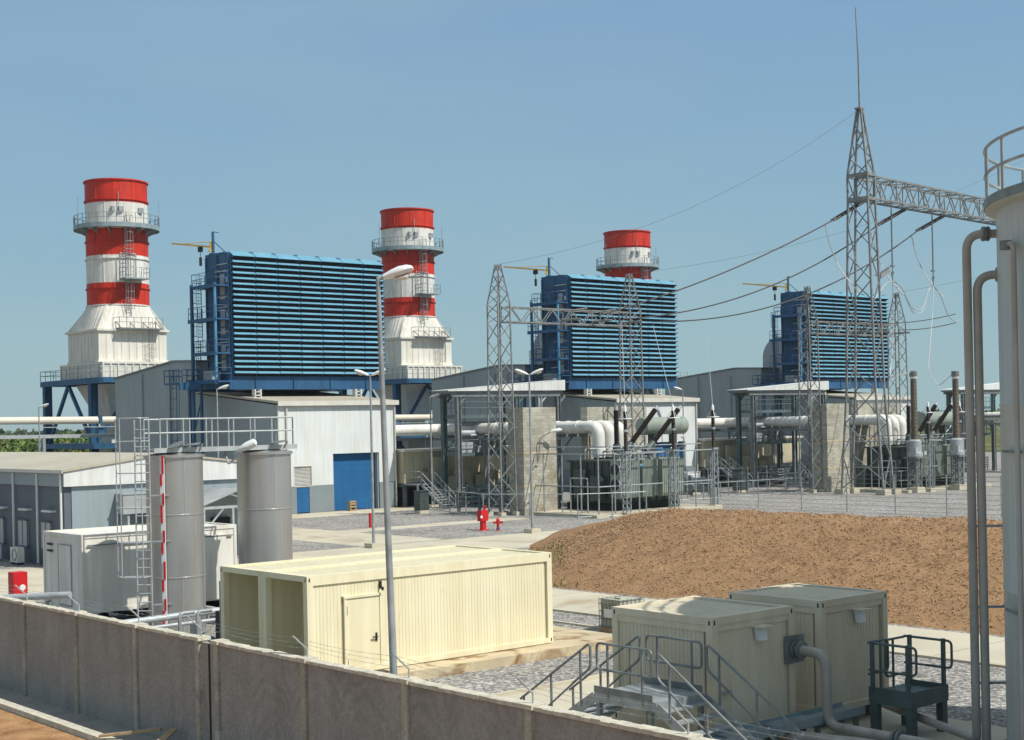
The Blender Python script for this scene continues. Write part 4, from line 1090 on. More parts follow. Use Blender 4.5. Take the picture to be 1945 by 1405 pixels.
x = x_skid = thing('valve_skid', 'dark valve skid with pipes below the left canopy', 'valve skid', (73.9,90.5,0), 'dark pipe skids')
m = MB()
for k in range(4): m.tube((74.2,93.5,.5+.35*k),(76.8,88.6,.5+.35*k),.1)
m.build('pipe', M['dk_green'], x)
m = MB()
for j in range(4): q = Vector((74.2,93.5,0)).lerp(Vector((76.8,88.6,0)), j/3); m.box(q.x-.1,q.x+.1,q.y-.1,q.y+.1,0,1.9)
m.build('frame', M['galv_d'], x)
m = MB().box(75.1,75.6,91.2,91.8,1.1,1.5).box(75.9,76.2,89.8,90.2,.7,1.).build('valve', M['galv_l'], x)
index_kids(); dup(x, (24.5,1.5,0), 'dark valve skid beside the beige module at the middle annex')
# ---- small yard equipment
def cabinet(x, y, w, d_, h, m, label, name='control_cabinet', cat='cabinet'):
    t = thing(name, label, cat, (x,y,0))
    MB().box(x,x+w,y,y+d_,.25,h).box(x-.04,x+w+.04,y-.06,y+d_+.04,h,h+.06).build('body', m, t)
    MB().box(x+.06,x+w/2-.01,y-.02,y,.35,h-.1).build('door', m, t); MB().box(x+w/2+.01,x+w-.06,y-.02,y,.35,h-.1).build('door', m, t)
    MB().box(x+w/2-.05,x+w/2-.02,y-.05,y-.02,h*.5,h*.5+.2).build('handle', M['black'], t)
    MB().box(x,x+w,y,y+d_,0,.25).build('plinth', M['conc'], t)
cabinet(102.5, 94.2, 1.9, .9, 2.1, M['lamp_white'], 'white control cabinet on the gravel before the middle annex stairs')
cabinet(70.9, 94.5, 1.0, .7, 1.8, M['dgreen'], 'dark green cabinet left of the left gantry column')
cabinet(107.4, 92.0, 1.4, .8, 2.2, M['dgreen'], 'dark green cabinet left of the pale fire wall')
cabinet(117.4, 84.8, 1.3, .9, 2.3, M['dgreen'], 'dark green cabinet behind the tall lattice tower')
index_kids()
for k, (xx, yy, l) in enumerate(((26.8,3.8,'dark valve skid left of the pale fire wall'), (5.2,4.6,'dark valve skid behind the left gantry column'), (41.0,-1.0,'dark valve skid behind the tall tower legs'), (48.0,-3.0,'dark valve skid behind the left current transformer'))):
    dup(x_skid, (xx,yy,0), l)
for k, (x0_, x1_, y_, l) in enumerate(((77.2,92,101.0,'bank of grey pipes below the raised module beside the left annex'),(116.4,131,101.0,'bank of grey pipes below the raised module beside the middle annex'))):
    t = thing('pipe_bank', l, 'pipes', (x0_,y_,0), 'banks of grey pipes')
    m = MB()
    for j in range(6): m.tube((x0_+3.0,y_-.12*j,.35+.25*j),(x1_,y_-.12*j,.35+.25*j),.07 if j % 2 else .11,8)
    m.build('pipe', M['galv_d'], t); m = MB()
    for x_ in frange(x0_+3.2, x1_-.2, 5): m.box(x_-.06,x_+.06,y_-.9,y_-.75,0,2.1)
    m.build('support', M['dk_green'], t)
    m = MB()
    for j in range(5): c_ = x0_+4+j*1.9; m.lathe((c_,y_-1.3,0), [(.25,.1),(.28,.2),(.28,.9),(.1,1.1),(.1,1.6),(.22,1.62),(.22,1.72),(.02,1.74)], 12)
    m.build('filter_vessel', M['dgreen'], t)
# ================================================================ LAMPS, HYDRANTS
def lamp_post(x, y, h, heads, label, group=None, rb=.09, rt=.055, lean=(0,0), base=True):
    t = thing('street_lamp', label, 'street lamp', (x,y,0), group)
    top = (x+lean[0], y+lean[1], h)
    MB().path([(x,y,0),top], [rb,rt], 14).build('pole', M['galv'], t)
    if base: MB().box(x-.4,x+.4,y-.4,y+.4,0,.28).build('footing', M['conc'], t)
    for az, el_, L in heads:
        d = Vector((math.cos(R(az))*math.cos(R(el_)), math.sin(R(az))*math.cos(R(el_)), math.sin(R(el_))))
        s = d.cross(Vector((0,0,1))).normalized(); u = s.cross(d)
        p = Vector(top); o = MB().path([p+Vector((0,0,-.3)), p+Vector((0,0,.02)), p+d*.25], .04, 8).build('arm', M['galv_l'], t)
        rows = []
        for k, (a, w, hu, hd) in enumerate(((.1,.02,.01,.01),(.12,.09,.06,.05),(.3,.13,.10,.07),(.62*L,.17,.12,.09),(.85*L,.16,.10,.08),(.98*L,.11,.05,.05),(L,.02,.01,.01))):
            c = p+d*a; rows.append([c+s*(w*math.cos(2*math.pi*j/14))+u*((hu if math.sin(2*math.pi*j/14) > 0 else hd)*math.sin(2*math.pi*j/14)) for j in range(14)])
        hd_ = MB().grid(rows, closed=True).build('lamp_head', M['lamp_white'], t)
        rows = []
        for a, w, z in ((.42*L,.02,-.07),(.5*L,.11,-.12),(.75*L,.12,-.14),(.88*L,.02,-.08)):
            c = p+d*a+u*z; rows.append([c+s*(w*math.cos(2*math.pi*j/10))+u*(w*.4*math.sin(2*math.pi*j/10)) for j in range(10)])
        MB().grid(rows, closed=True).build('lens', M['lens'], hd_)
    return t
M['lens'] = mat('lamp_lens', (.62,.55,.50), .2, var=.05)
lamp_post(17.0, 23.55, 10.2, [(-42, 17, .74)], 'tall street lamp in the foreground, standing just behind the concrete wall', None, .085, .045, (-.12,.16), False)
G2 = 'street lamps in the yard'
lamp_post(62.85, 71.5, 10.35, [(138,22,1.0),(-42,22,1.0)], 'double headed street lamp in front of the block fire wall', G2)
lamp_post(49.8, 70.95, 10.2, [(138,22,1.0),(-42,22,1.0)], 'double headed street lamp in front of the left annex roller shutter', G2)
lamp_post(56.1, 100.6, 10.3, [(-42,18,1.0)], 'single headed street lamp left of the left annex, before its grey wall', G2)
lamp_post(55.5, 133.5, 9.6, [(-42,18,1.0)], 'single headed street lamp in front of the white pipe at far left', G2)
lamp_post(110.2, 101.6, 10.2, [(150,18,1.0)], 'single headed street lamp at the middle annex roof edge', G2)
lamp_post(76.6, 100.2, 9.6, [(-42,18,1.0)], 'single headed street lamp at the right corner of the left annex', G2)
lamp_post(147, 112, 10.6, [(138,18,1.0)], 'far single headed street lamp between the two current transformers', G2)
x = thing('bracket_lamp', 'small bracket lamp on the lit face of the tall fire wall', 'lamp', (76.3,84.8,6.), None)
MB().path(fillet([(75.6,85.1,4.2),(75.6,84.9,6.0),(76.5,84.5,6.5)], .4), .04, 6).build('arm', M['galv_d'], x)
MB().path([(76.4,84.55,6.45),(76.6,84.45,6.52),(77.1,84.2,6.6),(77.25,84.1,6.58)], [.03,.14,.15,.03], 10).build('lamp_head', M['lamp_white'], x)

t = thing('hose_cabinet', 'red fire hose cabinet on a pedestal beside the small red hydrant', 'hose cabinet', (62.5,76.2,0), 'red fire hose cabinets')
MB().box(62.2,62.8,75.95,76.4,.62,1.34).build('cabinet', M['redpaint'], t)
MB().box(62.34,62.66,76.02,76.3,.04,.62).box(62.1,62.9,75.85,76.45,0,.04).build('pedestal', M['redpaint'], t)
MB().path([(62.7,76.2,1.34),(62.7,76.2,1.58)], .08, 10).path([(62.7,76.2,1.58),(62.7,76.2,1.64)], .13, 10).build('cap', M['redpaint'], t)
MB().prism([(62.2+.1*math.cos(2*math.pi*j/16),75.93,.92+.1*math.sin(2*math.pi*j/16)) for j in range(16)], (0,.015,0)).build('emblem', M['lamp_white'], t)
t = thing('fire_hydrant', 'small red pillar hydrant with side outlets on the gravel', 'hydrant', (62.9,75.05,0))
MB().lathe((62.9,75.05,0), [(.16,0),(.16,.06),(.10,.08),(.10,.62),(.13,.64),(.13,.72),(.09,.8),(.02,.9)], 14).build('barrel', M['redpaint'], t)
m = MB()
for a in (135, 315, 220): m.path([(62.9,75.05,.55),(62.9+.28*math.cos(R(a)),75.05+.28*math.sin(R(a)),.55)], .07, 10).path([(62.9+.26*math.cos(R(a)),75.05+.26*math.sin(R(a)),.55),(62.9+.32*math.cos(R(a)),75.05+.32*math.sin(R(a)),.55)], .1, 10)
m.build('outlet', M['redpaint'], t)
MB().lathe((62.9,75.05,0), [(.11,.05),(.115,.06),(.115,.22),(.11,.23)], 12).build('base_band', M['blue'], t)
t = thing('marker_post', 'thin red marker post beside the lamp before the roller shutter', 'post', (59.4,85.0,0))
MB().tube((59.4,85.,0),(59.4,85.,.95),.10,12).build('post', M['redpaint'], t); MB().lathe((59.4,85.,.95), [(.12,0),(.12,.06),(.02,.09)], 12).build('cap', M['redpaint'], t)
t = thing('hose_cabinet', 'red fire hose cabinet behind the wall at the left edge', 'hose cabinet', (24.4,60.9,0), 'red fire hose cabinets')
MB().box(23.9,24.5,60.5,61.1,.35,1.35).build('cabinet', M['redpaint'], t)
MB().box(24.0,24.4,60.6,61.,0,.35).build('pedestal', M['redpaint'], t)
MB().prism([(24.28+.13*math.cos(2*math.pi*j/20),60.48,.7+.13*math.sin(2*math.pi*j/20)) for j in range(20)], (0,.02,0)).build('emblem', M['lamp_white'], t)
t = thing('wooden_crate', 'small brown wooden crate by the blue roller shutter', 'crate', (70.2,103.1,0))
c = MB().box(69.9,70.55,102.95,103.35,.02,.12)
for z in (.35,.65,.9): c.box(70.0,70.45,102.95,103.0,z*.8,z*.8+.14)
c.box(69.92,70.0,102.93,103.36,.02,.85).box(70.45,70.53,102.93,103.36,.02,.85).build('slat_panel', M['wood'], t)
c = MB().box(70.0,70.45,103.3,103.36,.1,.8).build('back_board', M['bark'], t)

# ================================================================ OFFICE BUILDING (left)
M['office_front'] = mat('blue_grey_cladding', (.27,.33,.36), .55, var=.05, scale=.5, streak=.06)
t = thing('office_building', 'low grey office with white gable fascia behind the two steel tanks', 'office building', (32.,74.,0))
X0, X1, Xr, Y0, Y1 = 32.05, 44.0, 37.9, 74.0, 104.0
ze, zr = 5.1, 5.85
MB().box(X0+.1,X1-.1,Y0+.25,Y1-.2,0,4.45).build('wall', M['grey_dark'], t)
MB().box(X0+.5,X1-.5,Y0+.19,Y0+.248,0,4.4).build('front_cladding', M['office_front'], t)
MB().prism([(X0,Y0,ze-.75),(X1,Y0,ze-.75),(X1,Y0,ze),(Xr,Y0,zr),(X0,Y0,ze)], (0,.1,0)).build('fascia', M['fascia'], t)
MB().box(X0,X0+.1,Y0+.1,Y1,ze-.75,ze).build('side_fascia', M['office_front'], t)
r = MB().prism([(X0-.08,Y0-.08,ze+.02),(X0-.08,Y0-.08,ze+.14),(Xr,Y0-.08,zr+.14),(X1+.08,Y0-.08,ze+.14),(X1+.08,Y0-.08,ze+.02),(Xr,Y0-.08,zr+.02)], (0,Y1-Y0+.1,0))
r.build('roof', M['roof'], t)
MB().box(X0-.14,X0-.09,Y0-.08,Y1,ze-.04,ze+.14).build('gutter', M['trim'], t)
for y in (74.3, 77.45, 80.8, 84.2, 87.6):
    MB().tube((X0-.06,y,.1),(X0-.06,y,ze-.1),.07,8).build('downpipe', M['fascia'], t)
for y in (75.9, 79.1, 82.5):
    f = MB().box(X0+.0,X0+.1,y-.05,y+1.25,.95,2.35).build('window', M['blind'], t)
    MB().box(X0-.03,X0+.0,y-.12,y-.05,.9,2.4).box(X0-.03,X0+.0,y+1.25,y+1.32,.9,2.4).box(X0-.03,X0,y-.12,y+1.32,2.35,2.42).box(X0-.06,X0,y-.12,y+1.32,.88,.95).box(X0-.02,X0,y+.57,y+.63,.95,2.35).build('frame', M['grey_dark'], f)
    MB().box(X0-.25,X0+.1,y-.6,y+.6,2.95,3.05).build('light_fitting', M['fascia'], t)
for y, l in ((78.9, 'air conditioner unit by the office wall, right one'), (82.2, 'air conditioner unit by the office wall at the left edge')):
    a = thing('air_conditioner', l, 'air conditioner', (31.4,y,0), 'air conditioner units at the office wall')
    MB().box(31.2,31.6,y-.5,y+.5,.12,.95).build('casing', M['offwhite'], a)
    MB().path([(31.18,y-.12+.3*math.cos(2*math.pi*j/20),.55+.3*math.sin(2*math.pi*j/20)) for j in range(21)], .025, 5).build('fan_guard', M['galv_d'], a)
    MB().box(31.22,31.58,y-.4,y-.3,0,.12).box(31.22,31.58,y+.3,y+.4,0,.12).build('foot_rail', M['black'], a)
t = thing('duct_box', 'silver insulated duct box on the office front behind the ladder', 'duct box', (36.0,73.2,2.6))
MB().box(35.0,36.9,73.2,74.18,2.75,3.85).build('casing', M['silver'], t); MB().box(34.95,36.95,73.15,73.2,3.8,3.9).box(35.3,35.42,73.3,74.1,0,2.75).box(36.5,36.62,73.3,74.1,0,2.75).build('frame', M['galv_l'], t)
t = thing('lean_to', 'small silver gabled lean-to roof between the two steel tanks', 'shelter', (40.5,71.,0))
r = MB(); xa, xb, ya, yb = 38.6, 43.6, 71.2, 74.1
for a, b_, za, zb in ((xa,41.1,3.0,3.85),(41.1,xb,3.85,3.0)):
    r.prism([(a,ya,za),(b_,ya,zb),(b_,ya,zb+.06),(a,ya,za+.06)], (0,yb-ya,0))
r.build('roof', M['silver'], t)
f = MB().box(xa+.1,xb-.1,ya+.05,ya+.15,2.85,3.0)
for x in (xa+.2, 40.6, 42.0, xb-.2): f.box(x-.06,x+.06,ya+.05,ya+.17,0,2.85)
f.bar((xa+.2,ya+.1,1.6),(40.,ya+.1,2.85),.08).bar((xb-.2,ya+.1,1.6),(42.4,ya+.1,2.85),.08)
f.build('frame', M['galv_l'], t)
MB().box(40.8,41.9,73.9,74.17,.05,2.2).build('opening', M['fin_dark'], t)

# ================================================================ WHITE CONTAINER AND STEEL TANKS
def frame_container(mb, x0, x1, y0, y1, z0, z1, w=.16, hz=.22):
    for x in (x0, x1-w):
        for y in (y0, y1-w): mb.box(x,x+w,y,y+w,z0,z1)
    for z in (z0, z1-hz):
        mb.box(x0+w,x1-w,y0,y0+w,z,z+hz).box(x0+w,x1-w,y1-w,y1,z,z+hz).box(x0,x0+w,y0+w,y1-w,z,z+hz).box(x1-w,x1,y0+w,y1-w,z,z+hz)
def castings(mb, x0, x1, y0, y1, z0, z1, e=.004):
    for z in (z0+.1, z1-.11):
        for x in (x0+.08, x1-.08): mb.box(x-.022,x+.022,y0-e,y0,z-.05,z+.05)
        for y in (y0+.08, y1-.08): mb.box(x0-e,x0,y-.022,y+.022,z-.05,z+.05)
t = thing('site_container', 'long off-white container behind the steel tank with the red and white gauge', 'container', (22.5,50.5,.6))
x0, x1, y0, y1, z0, z1 = 22.5, 28.9, 50.5, 54.0, .6, 3.5
MB().box(x0+.03,x1-.03,y0+.03,y1-.03,z0+.05,z1-.06).build('body', M['offwhite'], t)
f = MB(); frame_container(f, x0,x1,y0,y1,z0,z1,.12,.14); f.build('frame', M['offwhite'], t)
MB().box(x0-.006,x0+.028,y0+1.0,y0+2.05,z0+.25,z1-.45).build('door', M['offwhite'], t)
m = MB()
for a, b_, c_, d_ in ((.95,2.1,z1-.44,z1-.41),(.95,2.1,z0+.2,z0+.23)): m.box(x0-.015,x0,y0+a,y0+b_,c_,d_)
m.box(x0-.015,x0,y0+.95,y0+.98,z0+.2,z1-.41).box(x0-.015,x0,y0+2.07,y0+2.1,z0+.2,z1-.41).build('door_trim', M['galv'], t)
MB().box(x0-.016,x0,y0+2.6,y0+3.1,z1-.5,z1-.42).box(x0-.016,x0,y0+2.6,y0+3.1,z1-.75,z1-.67).build('sign', M['black'], t)
MB().box(x0+.2,x1-.2,y0-.06,y0-.01,z1-.42,z1-.38).path(fillet([(x0-.05,y0+2.7,z0+.3),(x0-.2,y0+2.7,z0+.3),(x0-.2,y0+2.7,z0-.5)], .1), .05, 6).build('conduit', M['galv_d'], t)
MB().box(x0+4.1,x0+5.9,y0-.05,y0+.02,z0+.05,z1-.35).build('shutter', M['offwhite'], t)
s = MB()
for x in frange(x0+.3, x1-.6, 3): s.box(x,x+.25,y0+.2,y1-.2,.25,.6).box(x,x+.25,y0+.2,y0+.5,0,.25).box(x,x+.25,y1-.5,y1-.2,0,.25)
s.build('skid', M['fin_dark'], t)

def steel_tank(x, y, label, r=1.0, gauge=True):
    t = thing('steel_tank', label, 'tank', (x,y,0), 'stainless steel tanks')
    zt = 6.35
    b = MB().lathe((x,y,0), [(r,.05),(r,2.05),(r+.015,2.06),(r+.015,2.10),(r,2.11),(r,4.25),(r+.015,4.26),(r+.015,4.30),(r,4.31),(r,zt)], 56)
    b.lathe((x,y,zt), [(r+.05,-.06),(r+.07,-.06),(r+.07,.03),(r*.4,.14),(.01,.16)], 56)
    b.build('shell', M['steel'], t)
    s = MB()
    for a, z0, z1 in ((262,4.31,6.3),(285,2.11,4.25),(255,.1,2.05)): s.tube((x+r*math.cos(R(a)),y+r*math.sin(R(a)),z0),(x+r*math.cos(R(a)),y+r*math.sin(R(a)),z1),.014,5)
    s.build('weld_seam', M['galv_l'], t)
    if gauge:
        a = R(221); d = Vector((math.cos(a), math.sin(a), 0)); p = Vector((x,y,0))+d*(r+.14); w = Vector((-math.sin(a), math.cos(a), 0))
        g = MB().bar(p+Vector((0,0,.2)), p+Vector((0,0,6.3)), .05, .15, up=tuple(w)); go = g.build('level_gauge', M['lamp_white'], t)
        f = MB(); z = .35; k = 0
        while z < 6.1:
            hh = .40 if k % 3 else .62
            q = p+d*.035+w*(.036 if k % 2 else -.036)
            f.bar(q+Vector((0,0,z)), q+Vector((0,0,z+hh)), .03, .075, up=tuple(w)); z += hh+.02 if k % 2 == 0 else hh+.26; k += 1
        f.build('red_flag', M['redpaint'], go)
        c = MB()
        for z in (1.5,3.,4.5,6.): c.bar(p+Vector((0,0,z)), p-d*.15+Vector((0,0,z)), .05)
        c.build('gauge_bracket', M['galv'], go)
    m = MB(); 
    m.path(fillet([(x+r*.5,y-r*.86,.9),(x+r*.6,y-r*1.15,.9),(x+r*.6,y-r*1.15,.5)], .1), .04, 8).lathe((x+r*.6,y-r*1.12,.95), [(.01,0),(.1,.02),(.1,.06),(.01,.08)], 10)
    m.build('drain_valve', M['galv'], t)
    return t
T1, T2 = (24.53,47.15), (28.19,47.15)
tk1 = steel_tank(*T1, 'left stainless steel tank with red and white level gauge and caged ladder')
tk2 = steel_tank(*T2, 'right stainless steel tank behind the cream container', gauge=False)
zp = 6.42
p = thing('tank_walkway', 'railed walkway joining the tops of the two steel tanks', 'walkway', (T1[0],T1[1],zp))
MB().box(T1[0]-1.1,T2[0]+1.05,T1[1]-.62,T1[1]+.6,zp+.12,zp+.18).box(T1[0]-1.1,T2[0]+1.05,T1[1]-.66,T1[1]-.62,zp+.05,zp+.22).build('deck', M['galv_l'], p)
q = MB(); z = zp+.15
railing(q, [(T1[0]-.85,T1[1]-.62,z),(T2[0]+.9,T1[1]-.62,z),(T2[0]+.9,T1[1]+.6,z),(T1[0]-.85,T1[1]+.6,z)], h=1.08, sp=.95, r=.028, n=8); q.build('railing', M['galv_l'], p)
h = MB()
for (cx_, cy_, tilt) in ((T1[0]-.32,T1[1]-.74,24),(T1[0]+.32,T1[1]-.74,9),(T2[0]+.15,T2[1]-.76,10)):
    a = R(tilt); rr = .30
    pts = [(cx_+rr*math.cos(2*math.pi*j/20)*math.cos(a), cy_+rr*math.sin(2*math.pi*j/20), zp+.3+rr*math.cos(2*math.pi*j/20)*math.sin(a)) for j in range(20)]
    h.prism(pts, (0,0,.035)); h.bar((cx_+.3,cy_,zp+.1),(cx_+.42,cy_,zp+.34),.05)
h.build('hatch_lid', M['galv_d'], p)
lx, ly = T1[0]-1.0, T1[1]-.75
lx -= .2; ly += .12
l = thing('caged_ladder', 'galvanised ladder with safety cage on the left of the gauged tank', 'ladder', (lx,ly,0))
m = MB(); ladder(m, (lx-.25,ly+.2,.1), 7.65, (.75,-.65,0), (-.65,-.75,0), w=.5, cage=False, r=.028); m.build('ladder_frame', M['galv_l'], l)
m = MB(); a0 = Vector((lx-.25,ly+.2,0)); rt = Vector((.75,-.65,0)).normalized(); ou = Vector((-.75,.65,0)).normalized()
cpts = lambda zz: [a0+rt*.25+Vector((0,0,zz)), a0+rt*.2+Vector((-.40,-.30,zz)), a0-rt*.3+Vector((-.55,-.1,zz)), a0-rt*.62+Vector((-.25,.12,zz)), a0-rt*.25+Vector((0,0,zz))]
for zz in (2.2, 3.4, 4.6, 5.8, 6.9, 7.7): m.path(fillet(cpts(zz), .2, 4), .022, 6)
for k in (1,2,3): m.tube(cpts(2.2)[k], cpts(7.7)[k], .02, 6)
m.build('cage', M['galv_l'], l)
m = MB()
for zz in (1.2,3.4,5.0): m.bar(a0+rt*.25+Vector((0,0,zz)), (T1[0]-.6,T1[1]-.8,zz), .05)
m.build('stand_off', M['galv'], l)
# flood lamp on the walkway
fl = thing('flood_lamp', 'white flood lamp on an arm between the two tank tops', 'lamp', (T1[0]+1.8,T1[1]-.4,zp))
MB().path(fillet([(T1[0]+1.9,T1[1]-.2,zp+.1),(T1[0]+1.75,T1[1]-.75,zp-.45),(T1[0]+2.3,T1[1]-.95,zp+.12)], .15), .04, 8).build('arm', M['galv_l'], fl)
rows = []; c0 = Vector((T1[0]+1.95,T1[1]-.95,zp+.02)); d = Vector((.75,-.5,.42)).normalized(); s_ = d.cross(Vector((0,0,1))).normalized(); u = s_.cross(d)
for a, w, hh in ((0,.03,.03),(.08,.14,.08),(.45,.24,.16),(.75,.24,.15),(.82,.05,.04)): rows.append([c0+d*a+s_*(w*math.cos(2*math.pi*j/14))+u*(hh*math.sin(2*math.pi*j/14)) for j in range(14)])
MB().grid(rows, closed=True).build('lamp_head', M['lamp_white'], fl)
# pipes and pumps near the tanks
pp = thing('feed_pipe', 'pale grey horizontal pipe crossing in front of the gauged tank', 'pipe', (21.,43.5,1.))
MB().path([(20.4,43.9,1.05),(25.6,43.9,1.15)], .11, 12).path([(20.4,43.5,.85),(25.4,43.5,.9)], .06, 10).build('pipe', M['galv_l'], pp)
m = MB()
for x in (21.3, 23.4, 25.2): m.box(x-.06,x+.06,43.4,44.0,0,.95)
m.build('support', M['galv'], pp)
pp = thing('feed_pipe', 'grey pipe in front of the off-white container at the left edge', 'pipe', (18.6,49.,1.))
MB().path([(17.6,50.8,1.55),(20.6,47.2,1.75)], .12, 12).build('pipe', M['galv_l'], pp)
m = MB()
for f in (.2,.8): m.box(17.6+3*f-.06,17.6+3*f+.06,50.8-3.6*f-.06,50.8-3.6*f+.06,0,1.5)
m.build('support', M['galv'], pp)
pm = thing('dosing_pump', 'small pump with blue motors squeezed between tank and cream container', 'pump', (22.4,38.9,0))
MB().box(21.0,22.8,39.6,41.0,0,.35).build('base', M['conc'], pm)
m = MB()
for x in (21.3, 21.9): m.path([(x,39.9,.75),(x,40.4,.75)], .17, 14)
m.build('motor', M['blue_light'], pm)
m = MB()
for x in (21.3, 21.9): m.path(fillet([(x,40.4,.75),(x,40.8,.75),(x,40.8,1.6),(x+.5,40.8,1.6)], .15), .06, 8)
m.box(22.6,22.75,40.5,40.65,.3,2.5).box(23.2,23.35,40.5,40.65,.3,2.5).box(22.6,23.35,40.5,40.6,1.5,1.6).build('pipework', M['galv'], pm)
MB().box(22.75,23.2,40.7,41.2,.3,1.5).build('gear_box', M['black'], pm)

# ================================================================ CREAM CONTAINER
t = thing('cream_container', 'large cream double container with closed door behind the foreground wall', 'container', (21.7,34.15,.3))
x0, x1, y0, y1, z0, z1 = 21.7, 30.8, 34.15, 38.95, .3, 3.15; ym = (y0+y1)/2
b = MB(); pts = []; per = .118; n = int((x1-x0-.4)/per); xa = x0+.2
top, bot = z1-.26, z0+.16
xd0, xd1, zdt = 23.0, 24.14, 2.42
for k in range(n):
    a = xa+k*per
    for u0, u1, v0, v1 in ((0,.092,0,0),(.092,.099,0,.010),(.099,.108,.010,.010),(.108,.118,.010,0)):
        A_, B_ = a+u0, a+u1
        zlo = zdt+.06 if (B_ > xd0-.08 and A_ < xd1+.08) else bot
        b.face([(A_,y0+.05+v0,zlo),(B_,y0+.05+v1,zlo),(B_,y0+.05+v1,top),(A_,y0+.05+v0,top)])
b.box(x0+1.3,x1-.1,y0+.09,y1-.05,z0+.1,z1-.1)
b.box(x0+.05,x0+1.3,y0+.09,y0+.14,z0+.1,z1-.1).box(x0+.05,x0+1.3,y1-.14,y1-.05,z0+.1,z1-.1).box(x0+.05,x0+1.3,ym-.04,ym+.04,z0+.1,z1-.1)
b.build('body', M['cream'], t)
f = MB()
for yy0, yy1 in ((y0,ym-.003),(ym+.003,y1)): frame_container(f, x0,x1,yy0,yy1,z0,z1,.2,.16)
for yy0, yy1 in ((y0,ym-.003),(ym+.003,y1)): f.box(x0+.2,x1-.2,yy0,yy0+.10,z1-.27,z1-.16)
f.build('frame', M['cream'], t)
r = MB()
for yy0, yy1 in ((y0+.18,ym-.15),(ym+.15,y1-.18)):
    m_ = int((x1-x0-.4)/.2)
    for k in range(m_):
        a = x0+.2+k*.2; r.face([(a,yy0,z1-.06),(a+.15,yy0,z1-.06),(a+.15,yy1,z1-.06),(a,yy1,z1-.06)]); r.face([(a+.15,yy0,z1-.06),(a+.2,yy0,z1-.03),(a+.2,yy1,z1-.03),(a+.15,yy1,z1-.06)])
r.box(x0+.05,x1-.05,y0+.05,y1-.05,z1-.14,z1-.09)
r.build('roof', M['cream'], t)
MB().box(x0+.22,x0+1.3,y0+.2,y1-.2,z1-.2,z1-.17).box(x0+.02,x0+1.3,y0+.15,y1-.15,z0+.1,z0+.13).build('recess_lining', M['cream'], t)
d = MB().box(xd0,xd1,y0+.02,y0+.06,z0+.12,zdt).build('door', M['cream'], t)
MB().box(xd0-.08,xd0,y0-.005,y0+.06,z0+.1,zdt+.06).box(xd1,xd1+.08,y0-.005,y0+.06,z0+.1,zdt+.06).box(xd0-.1,xd1+.1,y0-.02,y0+.06,zdt+.0,zdt+.07).build('frame', M['cream'], d)
MB().box(xd1-.16,xd1-.11,y0-.01,y0+.02,1.12,1.36).bar((xd1-.135,y0-.05,1.25),(xd1-.30,y0-.05,1.25),.035).bar((xd1-.135,y0+.0,1.25),(xd1-.135,y0-.06,1.25),.03).build('handle', M['black'], d)
MB().box(xd0+.0,xd0+.03,y0+.0,y0+.02,1.95,2.2).box(xd0,xd0+.03,y0,y0+.02,.5,.7).build('hinge', M['galv_d'], d)
MB().box(xd1+.01,xd1+.05,y0-.05,y0+.04,2.6,2.82).box(xd1+.01,xd1+.06,y0-.13,y0-.07,2.56,2.66).build('wall_lamp', M['black'], t)
c = MB(); castings(c, x0,x1,y0,y1,z0,z1); c.build('corner_slot', M['black'], t)
MB().box(x0+1.0,x0+1.3,y0+.9,y0+1.4,z0+.13,z0+.55).build('outlet_box', M['galv_d'], t)
t2 = MB().box(20.9,33.4,33.2,39.6,0,.28).build('container_plinth', M['plinth'], label='stained concrete plinth under the cream container', cat='plinth', origin=(20.9,33.2,0))
MB().box(23.2,24.,33.55,33.95,.281,.34).build('door_mat', M['bark'], t2)

# ================================================================ IBC TOTE
t = thing('liquid_tote', 'caged liquid tote on a pallet between the cream and beige containers', 'tote', (35.1,35.6,0))
x0, x1, y0, y1 = 34.9, 36.1, 35.3, 36.3
MB().box(x0+.04,x1-.04,y0+.04,y1-.04,.16,1.10).box(x0+.4,x0+.75,y0+.35,y0+.65,1.10,1.16).build('bottle', M['tote'], t)
g = MB()
for z in (.2,.45,.7,.95,1.12): g.path([(x0,y0,z),(x1,y0,z),(x1,y1,z),(x0,y1,z),(x0,y0,z)], .014, 5)
for j in range(7):
    x = x0+(x1-x0)*j/6; g.tube((x,y0,.14),(x,y0,1.14),.013,5).tube((x,y1,.14),(x,y1,1.14),.013,5)
    y = y0+(y1-y0)*j/6; g.tube((x0,y,.14),(x0,y,1.14),.013,5)
g.build('cage', M['galv_d'], t)
MB().box(x0-.015,x0-.0,y0+.3,y0+.75,.5,.8).build('label_plate', M['lamp_white'], t)
m = MB()
for x in (x0, x0+.5, x1-.14): m.box(x,x+.14,y0,y1,0,.12)
m.box(x0,x1,y0,y1,.12,.15).build('pallet', M['wood'], t)

